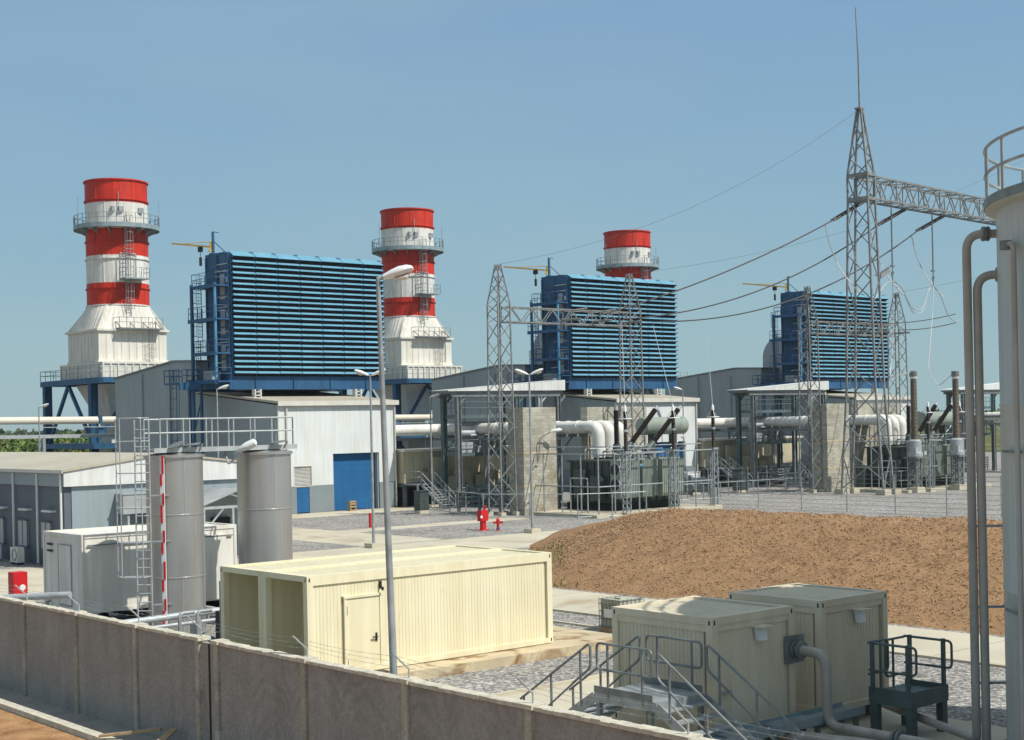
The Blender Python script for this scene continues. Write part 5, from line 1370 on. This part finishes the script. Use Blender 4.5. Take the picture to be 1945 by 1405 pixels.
# ================================================================ BEIGE SMALL CONTAINERS
def beige(x0, x1, y0, y1, z0, z1, label, lampx):
    t = thing('beige_container', label, 'container', (x0,y0,z0), None)
    b = MB(); per = .118
    for axis in (0, 1):
        L = (x1-x0-.36) if axis == 0 else (y1-y0-.36); n = int(L/per)
        for k in range(n):
            a = .18+k*per
            for u0, u1, v0, v1 in ((0,.092,0,0),(.092,.099,0,.010),(.099,.108,.010,.010),(.108,.118,.010,0)):
                if axis == 0: b.face([(x0+a+u0,y0+.05+v0,z0+.14),(x0+a+u1,y0+.05+v1,z0+.14),(x0+a+u1,y0+.05+v1,z1-.3),(x0+a+u0,y0+.05+v0,z1-.3)])
                else: b.face([(x0+.05+v0,y1-a-u0,z0+.14),(x0+.05+v1,y1-a-u1,z0+.14),(x0+.05+v1,y1-a-u1,z1-.3),(x0+.05+v0,y1-a-u0,z1-.3)])
    b.box(x0+.09,x1-.05,y0+.09,y1-.05,z0+.05,z1-.1).build('body', M['cream2'], t)
    f = MB(); frame_container(f, x0,x1,y0,y1,z0,z1,.18,.16); f.box(x0+.18,x1-.18,y0+.02,y0+.1,z1-.31,z1-.16).box(x0+.02,x0+.1,y0+.18,y1-.18,z1-.31,z1-.16)
    f.build('frame', M['cream2'], t)
    r = MB(); n = int((x1-x0-.36)/.22)
    for k in range(n):
        a = x0+.18+k*.22; r.face([(a,y0+.16,z1-.06),(a+.16,y0+.16,z1-.06),(a+.16,y1-.16,z1-.06),(a,y1-.16,z1-.06)]); r.face([(a+.16,y0+.16,z1-.06),(a+.22,y0+.16,z1-.025),(a+.22,y1-.16,z1-.025),(a+.16,y1-.16,z1-.06)])
    r.box(x0+.05,x1-.05,y0+.05,y1-.05,z1-.14,z1-.09).build('roof', M['cream2'], t)
    c = MB(); castings(c, x0,x1,y0,y1,z0,z1); c.build('corner_slot', M['black'], t)
    v = MB().prism([(lampx-.13,y0-.16,z1-.62),(lampx+.13,y0-.16,z1-.62),(lampx+.13,y0-.1,z1-.34),(lampx-.13,y0-.1,z1-.34)], (0,.12,0)); vo = v.build('vent_cowl', M['lamp_white'], t)
    MB().box(lampx-.2,lampx+.2,y0-.26,y0+.04,z1-.33,z1-.30).build('hood', M['cream2'], vo)
    return t
c1 = beige(23.43, 26.2, 20.9, 23.95, .42, 3.0, 'small beige container in front of the other one, a pipe coming out of its side', 24.95)
c2 = beige(27.25, 29.85, 20.95, 23.75, .35, 3.0, 'small beige container behind, next to the dark railed platform', 28.65)
MB().box(25.85,26.5,20.86,20.9,1.72,2.34).build('flange_plate', M['galv_d'], c1)
MB().box(23.6,24.0,20.84,20.95,1.35,1.38).build('bracket', M['galv'], c1)
b = MB()
for x in (23.7, 25.8, 27.5, 29.5):
    for y in (21.2, 23.4): b.box(x-.12,x+.12,y-.12,y+.12,0,.40)
o = MB()
ft = thing('container_footing', 'row of low steel stub feet under the two beige containers', 'footing', (23.7,21.2,0))
for x in (23.7, 25.8, 27.5, 29.5):
    for y in (21.3, 23.4): MB().box(x-.12,x+.12,y-.12,y+.12,0,.345 if x > 27 else .415).build('stub', M['galv_d'], ft)
tr = thing('cable_tray', 'blue grey cable tray running along the front of the beige containers', 'cable tray', (22.4,20.3,.5))
MB().box(22.6,27.6,20.05,20.65,.52,.55).box(22.6,27.6,20.02,20.05,.47,.66).box(22.6,27.6,20.65,20.68,.47,.66).build('tray', M['tray'], tr)
MB().box(23.2,24.0,20.03,20.67,.555,.585).box(24.7,26.1,20.03,20.67,.555,.585).build('cover', M['tray'], tr)
m = MB()
for x in (22.9, 24.5, 26.0, 27.4): m.box(x-.05,x+.05,20.1,20.2,0,.5).box(x-.05,x+.05,20.5,20.6,0,.5)
m.build('support', M['galv_d'], tr)
pp = thing('discharge_pipe', 'steel elbow pipe leaving the front beige container and dropping to the ground', 'pipe', (26.15,20.8,0))
px = 26.15
MB().path(fillet([(px,20.85,2.03),(px,20.0,2.0),(px,19.98,.42),(px,14.5,.40)], .34, 8), .115, 16).build('pipe', M['tankpipe'], pp)
for q, ax in (((px,20.80,2.03),1),((px,20.66,2.03),1),((px,18.1,.40),1),((px,18.2,.40),1)):
    MB().path([(q[0],q[1]-.03,q[2]),(q[0],q[1]+.03,q[2])], .2, 20).build('flange', M['galv_d'], pp)
MB().box(px-.12,px+.12,17.2,17.3,0,.28).box(px-.12,px+.12,15.2,15.3,0,.28).build('support', M['galv_d'], pp)
pp = thing('low_pipe', 'low dark pipe on the ground right of the stile stairs', 'pipe', (25.2,20.,.3))
MB().path([(25.0,20.2,.36),(25.6,17.6,.36),(25.6,14.0,.36)], .13, 14).path([(24.4,19.6,.2),(24.9,17.,.2),(24.9,14.,.2)], .05, 8).build('pipe', M['tankpipe'], pp)
for y in (17.3, 17.42): MB().path([(25.6,y-.025,.36),(25.6,y+.025,.36)], .21, 18).build('flange', M['galv_d'], pp)
MB().box(25.45,25.75,16.4,16.5,0,.22).box(24.9,25.4,19.0,19.1,0,.22).build('support', M['galv_d'], pp)

# ================================================================ STILE STAIRS
t = thing('stile_stairs', 'galvanised stile stairs with tube handrails in front of the beige containers', 'stairs', (22.,21.4,0))
xa, xb, ya, yb, zp = 21.25, 22.75, 20.5, 22.3, 1.55
MB().box(xa,xb,ya,yb,zp-.04,zp).box(xa,xa+.05,ya,yb,zp-.2,zp-.04).box(xb-.05,xb,ya,yb,zp-.2,zp-.04).box(xa+.05,xb-.05,ya,ya+.05,zp-.2,zp-.04).box(xa+.05,xb-.05,yb-.05,yb,zp-.2,zp-.04).build('landing', M['galv'], t)
MB().box(xa-.01,xa+.01,ya+.1,yb,zp,zp+.14).box(xb-.01,xb+.01,ya+.1,yb,zp,zp+.14).build('toe_board', M['galv_d'], t)
for dy, y0_, sgn in ((2.25,yb,1),(2.35,ya,-1)):
    s = MB()
    for x in (xa+.02, xb-.02): s.bar((x,y0_,zp-.1),(x,y0_+sgn*dy,.06),.03,.22)
    so = s.build('stringer', M['galv'], t)
    tr_ = MB()
    for k in range(7):
        f = (k+.7)/7.4; z = zp-.02-f*(zp-.1); y = y0_+sgn*dy*f
        tr_.box(xa+.04,xb-.04,min(y,y-sgn*.25),max(y,y-sgn*.25),z-.035,z)
    tr_.build('tread', M['galv'], so)
for x in (xa, xb):
    for y in (ya+.15, yb-.15): MB().box(x-.05,x+.05,y-.05,y+.05,0,zp-.2).build('leg', M['galv_d'], t)
for x in (xa+.0, xb-.0):
    q = MB(); H_ = 1.05; r_ = .028
    lp = [(x,ya+.1,zp+.5),(x,ya+.1,zp+H_),(x,yb-.1,zp+H_),(x,yb-.1,zp+.5),(x,ya+.1,zp+.5)]
    c_ = fillet([(x,(ya+yb)/2,zp+H_),(x,yb-.1,zp+H_),(x,yb-.1,zp+.5),(x,ya+.1,zp+.5),(x,ya+.1,zp+H_),(x,(ya+yb)/2,zp+H_)], .12, 6)
    q.path(c_, r_, 8)
    for y in (ya+.38, yb-.42): q.tube((x,y,zp-.1),(x,y,zp+H_),r_,8)
    q.build('guard_rail', M['galv_d'], t)  # darker steel colour stands in for the tank's shade on these rails
for x in (xa+.0, xb-.0):
    for dy, y0_, sgn in ((2.25,yb+.1,1),(2.35,ya-.05,-1)):
        sl = -(zp-.12)/dy; q = MB()
        y1_ = y0_+sgn*dy*1.02; zt_ = zp+1.0; zb_ = zt_+sl*dy*1.02
        q.path(fillet([(x,y0_+sgn*.02+sgn*(.55/1.),zp+.45+sl*.55),(x,y0_,zp+.5),(x,y0_,zt_+.03),(x,y1_,zb_)], .12, 6), .028, 8)
        q.tube((x,y0_+sgn*.4,zp+.47+sl*.4),(x,y1_-sgn*.3,zb_-.5),.024,8)
        for f in (.14, .56, .97): yy = y0_+sgn*dy*f; q.tube((x,yy,max(.0,zp-.15+sl*dy*f)),(x,yy,zt_+sl*dy*f),.028,8)
        q.build('handrail', M['galv_d'], t)  # tank shade put into the darker rail colour

# ================================================================ DARK PLATFORM
t = thing('service_platform', 'dark green steel service platform with hooped railings right of the beige containers', 'platform', (28.3,19.5,0))
xa, xb, ya, yb, zp = 27.8, 29.2, 18.9, 20.05, .95
MB().box(xa,xb,ya,yb,zp-.05,zp).box(xa,xb,ya-.02,ya,zp-.25,zp+.12).box(xa-.02,xa,ya,yb,zp-.25,zp+.12).box(xb,xb+.02,ya,yb,zp-.25,zp+.12).build('deck', M['dk_green'], t)
for x, y in ((xa+.1,ya+.1),(xb-.1,ya+.1),(xa+.1,yb-.1),(xb-.1,yb-.1)):
    MB().box(x-.09,x+.09,y-.09,y+.09,0,zp-.05).build('leg', M['dk_green'], t)
for x, y in ((xa,ya+.1),(xa,yb-.1),(xb,ya+.1),(xb,yb-.15)):
    MB().box(x-.04,x+.04,y-.04,y+.04,zp,zp+1.16).build('post', M['dk_green'], t)
q = MB()
for x in (xa, xb):
    q.path(fillet([(x,(ya+yb)/2,zp+1.12),(x,ya-.12,zp+1.12),(x,ya-.12,zp+.5),(x,(ya+yb)/2,zp+.5)], .12, 6), .03, 8)
    q.path([(x,(ya+yb)/2,zp+1.12),(x,yb,zp+1.12)], .03, 8).path([(x,(ya+yb)/2,zp+.5),(x,yb,zp+.5)], .025, 8)
q.path(fillet([(xa+.0,yb,zp+1.12),(xa+.75,yb,zp+1.12),(xa+.75,yb,zp+.4),(xa,yb,zp+.4)], .12, 6), .03, 8)
q.path(fillet([(xb,yb,zp+1.1),(xb-.75,yb,zp+1.1),(xb-.75,yb,zp+.25),(xb,yb,zp+.25)], .12, 6), .03, 8)
q.tube((xa+.45,yb,zp),(xa+.45,yb,zp+1.12),.03,8).tube((xb-.45,yb,zp),(xb-.45,yb,zp+1.1),.03,8)
q.build('railing', M['dk_green'], t)

# ================================================================ BIG TANK
cx, cy, rr = 30.0, 12.55, 4.6
t = thing('storage_tank', 'big grey cylindrical tank with railed roof at the right edge', 'tank', (cx,cy,0))
zt = 11.5
MB().lathe((cx,cy,0), [(rr,.05),(rr,3.6),(rr+.012,3.62),(rr+.012,3.66),(rr,3.68),(rr,7.4),(rr+.012,7.42),(rr+.012,7.46),(rr,7.48),(rr,zt)], 120).build('shell', M['tank'], t)
MB().lathe((cx,cy,zt), [(rr,-.05),(rr+.22,.0),(rr+.22,.16),(rr-.1,.18),(rr*.5,.55),(.01,.75)], 120).build('roof', M['tank'], t)
MB().lathe((cx,cy,zt), [(rr+.20,.02),(rr+.24,.02),(rr+.24,.2),(rr+.20,.2)], 120).build('roof_rim', M['galv_d'], t)
q = MB(); n = 26
for zz in (1.25, .72): q.path([(cx+(rr+.2)*math.cos(2*math.pi*j/96),cy+(rr+.2)*math.sin(2*math.pi*j/96),zt+zz) for j in range(97)], .035, 8)
for k in range(n): a = 2*math.pi*(k+.3)/n; q.tube((cx+(rr+.2)*math.cos(a),cy+(rr+.2)*math.sin(a),zt+.1),(cx+(rr+.2)*math.cos(a),cy+(rr+.2)*math.sin(a),zt+1.25),.035,8)
q.build('railing', M['galv'], t)
# vertical pipes on the left flank
def on_ray(px_, d):   # helper: offset point on the flank
    return px_
pa = thing('riser_pipe', 'outer vertical pipe on the tank flank, reaching highest', 'pipe', (27.26,16.94,0), None)
rv = Vector((.759,-.651,0))
pp0 = Vector((27.24,16.96,0)); top_z = 11.05
MB().path(fillet([(29.6,21.4,.40),(28.9,20.2,.40),(27.30,17.1,.42),pp0+Vector((0,0,.42)),pp0+Vector((0,0,top_z)),pp0+rv*.75+Vector((0,0,top_z))], .36, 8), .092, 16).build('pipe', M['tankpipe'], pa)
f = MB()
for s_ in (.36,.45): c_ = pp0+rv*s_+Vector((0,0,top_z)); f.path([c_-rv*.022,c_+rv*.022], .155, 18)
f.build('flange', M['galv_d'], pa)
pb = thing('riser_pipe', 'inner vertical pipe on the tank flank, with the lower elbow', 'pipe', (27.4,16.82,0), None)
pp1 = Vector((27.36,16.80,0)); nv = (Vector((30.0,12.55,0))-Vector((27.36,16.80,0))); nv = Vector((.80,-.60,0)).normalized()
MB().path(fillet([pp1+Vector((0,0,.05)), pp1+Vector((0,0,10.18)), pp1+Vector((.55,-.56,10.18)), pp1+Vector((.85,-1.0,10.18))], .36, 8), .092, 16).build('pipe', M['tankpipe'], pb)
f = MB(); dn = Vector((.55,-.56,0)).normalized()
for s_ in (.42,.51): c_ = pp1+dn*s_+Vector((0,0,10.18)); f.path([c_-dn*.022,c_+dn*.022], .155, 18)
f.build('flange', M['galv_d'], pb)
for zz in (1.6, 3.2, 4.9, 7.2):
    c_ = MB().bar(pp0+Vector((-.08,.06,zz)),pp1+rv*.55+Vector((0,0,zz)),.07,.05); c_.build('pipe_clamp', M['galv'], pb)
pc = thing('thin_riser', 'thin vertical pipe on the lit face of the big tank', 'pipe', (27.6,15.2,0), None)
a = math.atan2(-.2,-1.); 
def flank(ang, off=.18): return Vector((cx+(rr+off)*math.cos(R(ang)), cy+(rr+off)*math.sin(R(ang)), 0))
k1 = flank(147); k0 = flank(147, -.02)
MB().path(fillet([k1+Vector((0,0,.1)), k1+Vector((0,0,10.6)), flank(141,.16)+Vector((0,0,10.6))], .15, 6), .055, 10).build('pipe', M['tankpipe'], pc)
f = MB()
for zz in (3.3, 6.5): f.path([flank(147-a_,.1)+Vector((0,0,zz)) for a_ in (0,4,8,12)], .03, 6)
f.build('branch', M['galv_d'], pc)
MB().lathe((flank(143).x,flank(143).y,10.5), [(.01,0),(.12,0),(.12,.18),(.01,.18)], 12).build('valve', M['galv_d'], pc)

# ================================================================ PERIMETER WALL
M['pilaster'] = mat('lightened_concrete_post', (.43,.41,.35), .9, var=.18, scale=1.6, bump=.5, bscale=16., streak=.2, stain=((.29,.275,.24), .8, .52), fine=.18)  # lighter than the panels, lit edges put into the post colour
t = thing('perimeter_wall', 'raw concrete perimeter wall crossing the foreground with barbed wire brackets', 'wall', (15.8,30,0))
ys = [4.2,7.7,11.2,14.72,18.2,21.65,25.1,28.65,29.5,32.6,36.0,39.4,42.85,46.3,49.8,53.3]
for a, b_ in zip(ys[:-1], ys[1:]):
    if b_-a < 1.2:
        MB().box(15.87,15.98,a+.14,b_-.14,-.3,2.5).build('joint', M['conc_wall'], t); MB().box(15.855,15.87,a+.36,a+.42,-.3,2.5).build('joint_gap', M['fin_dark'], t); continue
    MB().box(15.84,16.0,a+.14,b_-.14,-.3,2.52).build('panel', M['conc_wall'], t)
    c = MB(); rnd = random.Random(int(a*10)); n = 14
    for k in range(n):
        y0_ = a+.16+(b_-a-.32)*k/n; y1_ = a+.16+(b_-a-.32)*(k+1)/n
        c.box(15.80+rnd.uniform(-.012,.012),16.05+rnd.uniform(-.015,.015),y0_,y1_+.002,2.52,2.58+rnd.uniform(0,.018))
    c.build('coping', M['coping'], t)
bw = MB()
for k, y in enumerate(ys):
    MB().prism([(15.865,y-.14,-.3),(15.865,y-.105,-.3),(15.80,y-.09,-.3),(15.775,y-.04,-.3),(15.775,y+.04,-.3),(15.80,y+.09,-.3),(15.865,y+.105,-.3),(15.865,y+.14,-.3),(16.02,y+.14,-.3),(16.02,y-.14,-.3)][::-1], (0,0,2.83)).build('pilaster', M['pilaster'], t)
    rnd = random.Random(k); MB().box(15.75,16.08,y-.16,y+.16,2.536,2.61+rnd.uniform(0,.02)).build('pilaster_cap', M['coping'], t)
    if abs(y-28.65) > .1:
        MB().path([(15.93,y,2.55),(15.93,y,2.78),(15.62,y+.04,3.08)], .018, 6).build('wire_bracket', M['galv_l'], t)
for zz, xx in ((2.80,15.91),(2.93,15.78),(3.05,15.65)):
    pts = []
    for a, b_ in zip(ys[:-1], ys[1:]):
        for j in range(6): f = j/6; pts.append((xx, a+(b_-a)*f, zz-.05*4*f*(1-f)))
    bw.path(pts, .003, 4)
    for p_ in pts[::1]: bw.bar((p_[0]-.02,p_[1],p_[2]-.02),(p_[0]+.02,p_[1]+.01,p_[2]+.02),.004)
bw.build('barbed_wire', M['galv'], t)
# drain outside the wall, timbers
MB().box(14.9,15.12,18,70,-.05,.0).box(14.62,14.9,18,70,-.05,.14).build('drain_kerb', M['coping'], kind='structure')
MB().face([(15.12,18,.006),(15.84,18,.006),(15.84,70,.006),(15.12,70,.006)]).build('drain_channel', M['conc_wall'], kind='structure')
pl = MB().bar((14.55,31.9,.22),(15.6,30.9,.36),.16,.05); pl.build('timber_board', M['wood'], label='short pale timber board at the foot of the wall, left one', cat='timber', origin=(15.,31.4,0), group='timber boards at the wall foot')
pl = MB().bar((14.9,29.8,.25),(15.7,30.5,.40),.2,.05); pl.build('timber_board', M['wood'], label='brown timber board at the foot of the wall, right one', cat='timber', origin=(15.3,30.1,0), group='timber boards at the wall foot')

# ================================================================ TREES, WOODLAND
def tree(x, y, h, w, seed, label, leaf):
    rnd = random.Random(seed)
    t = thing('broadleaf_tree', label, 'tree', (x,y,0), 'bushy trees beyond the plant')
    m = MB().path([(x,y,-.2),(x+.1,y,h*.25),(x+.2*w*.2,y,h*.55)], [.28,.2,.08], 8)
    for k in range(6):
        a = rnd.random()*6.28; z = h*(.15+.25*rnd.random()); m.path([(x,y,z),(x+math.cos(a)*w*.22,y+math.sin(a)*w*.22,z+h*.2),(x+math.cos(a)*w*.36,y+math.sin(a)*w*.36,z+h*.34)], [.1,.06,.02], 5)
    m.build('trunk', M['bark'], t)
    c = MB(); cl = [(rnd.gauss(0,.26)*w, rnd.gauss(0,.26)*w, h*(.30+.55*rnd.random()), w*(.12+.16*rnd.random())) for _ in range(26)]
    for k in range(2600):
        q = cl[rnd.randrange(len(cl))]; d = Vector((rnd.gauss(0,1), rnd.gauss(0,1), rnd.gauss(0,.8))).normalized()*q[3]*(.55+.5*rnd.random())
        p = Vector((x+q[0], y+q[1], q[2]))+d
        if p.z < .3: continue
        s = .16+.2*rnd.random(); u = Vector((rnd.gauss(0,1), rnd.gauss(0,1), rnd.gauss(0,1))).normalized(); v = u.orthogonal().normalized()*s; wv = u.cross(v)
        c.face([p-v-wv*.6, p+v-wv*.4, p+v*.7+wv*.7, p-v*.6+wv*.6])
    c.build('crown', M[leaf], t)
rnd = random.Random(5)
def cam_xy(px_, dep):
    u = (px_-972.5)/2760; return (.651*dep+.759*u*dep, .759*dep-.651*u*dep)
specs = [(-60,215,6.6),(-25,200,6.0),(8,208,6.3),(38,196,5.8),(66,214,6.6),(92,202,5.7),(118,218,6.2),(140,205,5.6),(160,222,6.5),(182,210,5.8),(205,226,6.0),(-95,198,6.4),(228,240,6.4),(20,240,7.0),(110,250,7.0)]
nm = ['bright green bushy tree beyond the white pipe', 'olive green bushy tree beyond the white pipe', 'dark green bushy tree beyond the white pipe']
for k, (p_, d_, h_) in enumerate(specs):
    x, y = cam_xy(p_, d_); tree(x, y, h_, h_*1.15, 40+k, nm[k % 3], ('leaf','leaf2','leaf3')[k % 3])
# far woodland belt all round the horizon
wb = MB(); rows = [[], [], []]
for k in range(181):
    a = R(-20+140*k/180); d_ = 620+60*noise.noise(Vector((k*.2,0,0)))
    h_ = 7.2+2.6*noise.fractal(Vector((k*.45,3.,0)), 1., 2., 4)
    for j, (dd, z) in enumerate(((0,-.5),(14,h_*.75),(40,h_))): rows[j].append(((d_+dd)*math.cos(a),(d_+dd)*math.sin(a),z))
wb.grid(rows, smooth=False); rnd = random.Random(9)
for k in range(9000):
    a = R(-20+140*rnd.random()); d_ = 600+70*rnd.random(); z = 7.5*rnd.random()**.7; p = Vector((d_*math.cos(a), d_*math.sin(a), z)); s = .7+1.1*rnd.random()
    u = Vector((rnd.gauss(0,1), rnd.gauss(0,1), rnd.gauss(0,1))).normalized(); v = u.orthogonal().normalized()*s; w_ = u.cross(v)
    wb.face([p-v-w_, p+v-w_*.6, p+v*.7+w_, p-v*.7+w_*.8])
wb.build('woodland', M['wood_far'], label='distant belt of scrubby woodland along the horizon', cat='woodland', kind='stuff')
# ================================================================ AIR
hz = bpy.data.materials.new('haze_air'); hz.use_nodes = True
_n = hz.node_tree.nodes; _n.remove(_n['Principled BSDF']); _pv = _n.new('ShaderNodeVolumePrincipled')
_pv.inputs['Color'].default_value = (.86,.92,.96,1); _pv.inputs['Density'].default_value = .00013; _pv.inputs['Anisotropy'].default_value = .2
hz.node_tree.links.new(_pv.outputs['Volume'], _n['Material Output'].inputs['Volume'])
MB().box(-60,760,-60,760,-1.2,46).build('haze', hz, label='thin pale haze hanging over the whole plant', cat='haze', kind='stuff')
# ================================================================ CAMERA, LIGHT, SKY
cam = bpy.data.cameras.new('camera'); co = bpy.data.objects.new('camera', cam); COL.objects.link(co)
cam.sensor_fit = 'HORIZONTAL'; cam.sensor_width = 36.; cam.lens = 2760/1945*36
cam.shift_y = 98.5/1945; cam.clip_start = .5; cam.clip_end = 6000
co.matrix_world = Matrix.Translation((0,0,7.3)) @ Matrix.Rotation(R(-40.6), 4, 'Z') @ Matrix.Rotation(R(90), 4, 'X') @ Matrix.Rotation(R(-1.2), 4, 'Z')
scn.camera = co
to_sun = Vector((.4,-1.,1.35)).normalized()
el = math.asin(to_sun.z); az = math.atan2(to_sun.x, to_sun.y)
sl = bpy.data.lights.new('sun', 'SUN'); sl.energy = 4.4; sl.angle = R(.5); sl.color = (1., .955, .87)
so = bpy.data.objects.new('sun', sl); COL.objects.link(so); so.rotation_euler = to_sun.to_track_quat('Z', 'Y').to_euler()
w = bpy.data.worlds.new('World'); scn.world = w; w.use_nodes = True
nt = w.node_tree; bg = nt.nodes['Background']
sky = nt.nodes.new('ShaderNodeTexSky'); sky.sky_type = 'NISHITA'; sky.sun_disc = False
sky.sun_elevation = el; sky.sun_rotation = az; sky.altitude = 30; sky.air_density = 1.; sky.dust_density = .5; sky.ozone_density = 2.2
STR, EXP = .1, .14
bg.inputs['Strength'].default_value = STR
tc = nt.nodes.new('ShaderNodeTexCoord'); sx = nt.nodes.new('ShaderNodeSeparateXYZ'); nt.links.new(tc.outputs['Generated'], sx.inputs[0])
rp = nt.nodes.new('ShaderNodeValToRGB'); el_ = rp.color_ramp.elements
# hazy tropical daylight: pale blue-grey at the horizon, a little deeper blue higher up
el_[0].position, el_[0].color = 0., (.315,.480,.530,1)
el_[1].position, el_[1].color = 1., (.56,.61,.64,1)
for p_, c_ in ((.05,(.305,.480,.545)),(.14,(.265,.450,.575)),(.27,(.225,.395,.590)),(.45,(.35,.47,.58))):
    q_ = el_.new(p_); q_.color = (*c_, 1)
nt.links.new(sx.outputs['Z'], rp.inputs['Fac'])
# faint thin cloud haze
nz = nt.nodes.new('ShaderNodeTexNoise'); nz.inputs['Scale'].default_value = 3.; nz.inputs['Detail'].default_value = 5.
mpg = nt.nodes.new('ShaderNodeMapping'); mpg.inputs['Scale'].default_value = (1., 1., 4.); nt.links.new(tc.outputs['Generated'], mpg.inputs['Vector']); nt.links.new(mpg.outputs['Vector'], nz.inputs['Vector'])
cr = nt.nodes.new('ShaderNodeMapRange'); cr.inputs['From Min'].default_value = .45; cr.inputs['From Max'].default_value = .75; cr.inputs['To Max'].default_value = .34
nt.links.new(nz.outputs['Fac'], cr.inputs['Value'])
cm = nt.nodes.new('ShaderNodeMix'); cm.data_type = 'RGBA'; nt.links.new(cr.outputs['Result'], cm.inputs['Factor']); nt.links.new(rp.outputs['Color'], cm.inputs[6]); cm.inputs[7].default_value = (.37,.52,.57,1)
vm = nt.nodes.new('ShaderNodeVectorMath'); vm.operation = 'SCALE'; vm.inputs['Scale'].default_value = 1/(STR*2**EXP); nt.links.new(cm.outputs[2], vm.inputs[0])
fm = nt.nodes.new('ShaderNodeMapRange'); fm.inputs['From Min'].default_value = .1; fm.inputs['From Max'].default_value = .8; fm.inputs['To Min'].default_value = .9; fm.inputs['To Max'].default_value = .75
nt.links.new(sx.outputs['Z'], fm.inputs['Value'])
mx = nt.nodes.new('ShaderNodeMix'); mx.data_type = 'RGBA'; nt.links.new(fm.outputs['Result'], mx.inputs['Factor']); nt.links.new(sky.outputs['Color'], mx.inputs[6]); nt.links.new(vm.outputs['Vector'], mx.inputs[7])
nt.links.new(mx.outputs[2], bg.inputs['Color'])
vs = scn.view_settings; vs.view_transform = 'Standard'; vs.look = 'None'; vs.exposure = EXP; vs.gamma = 1.
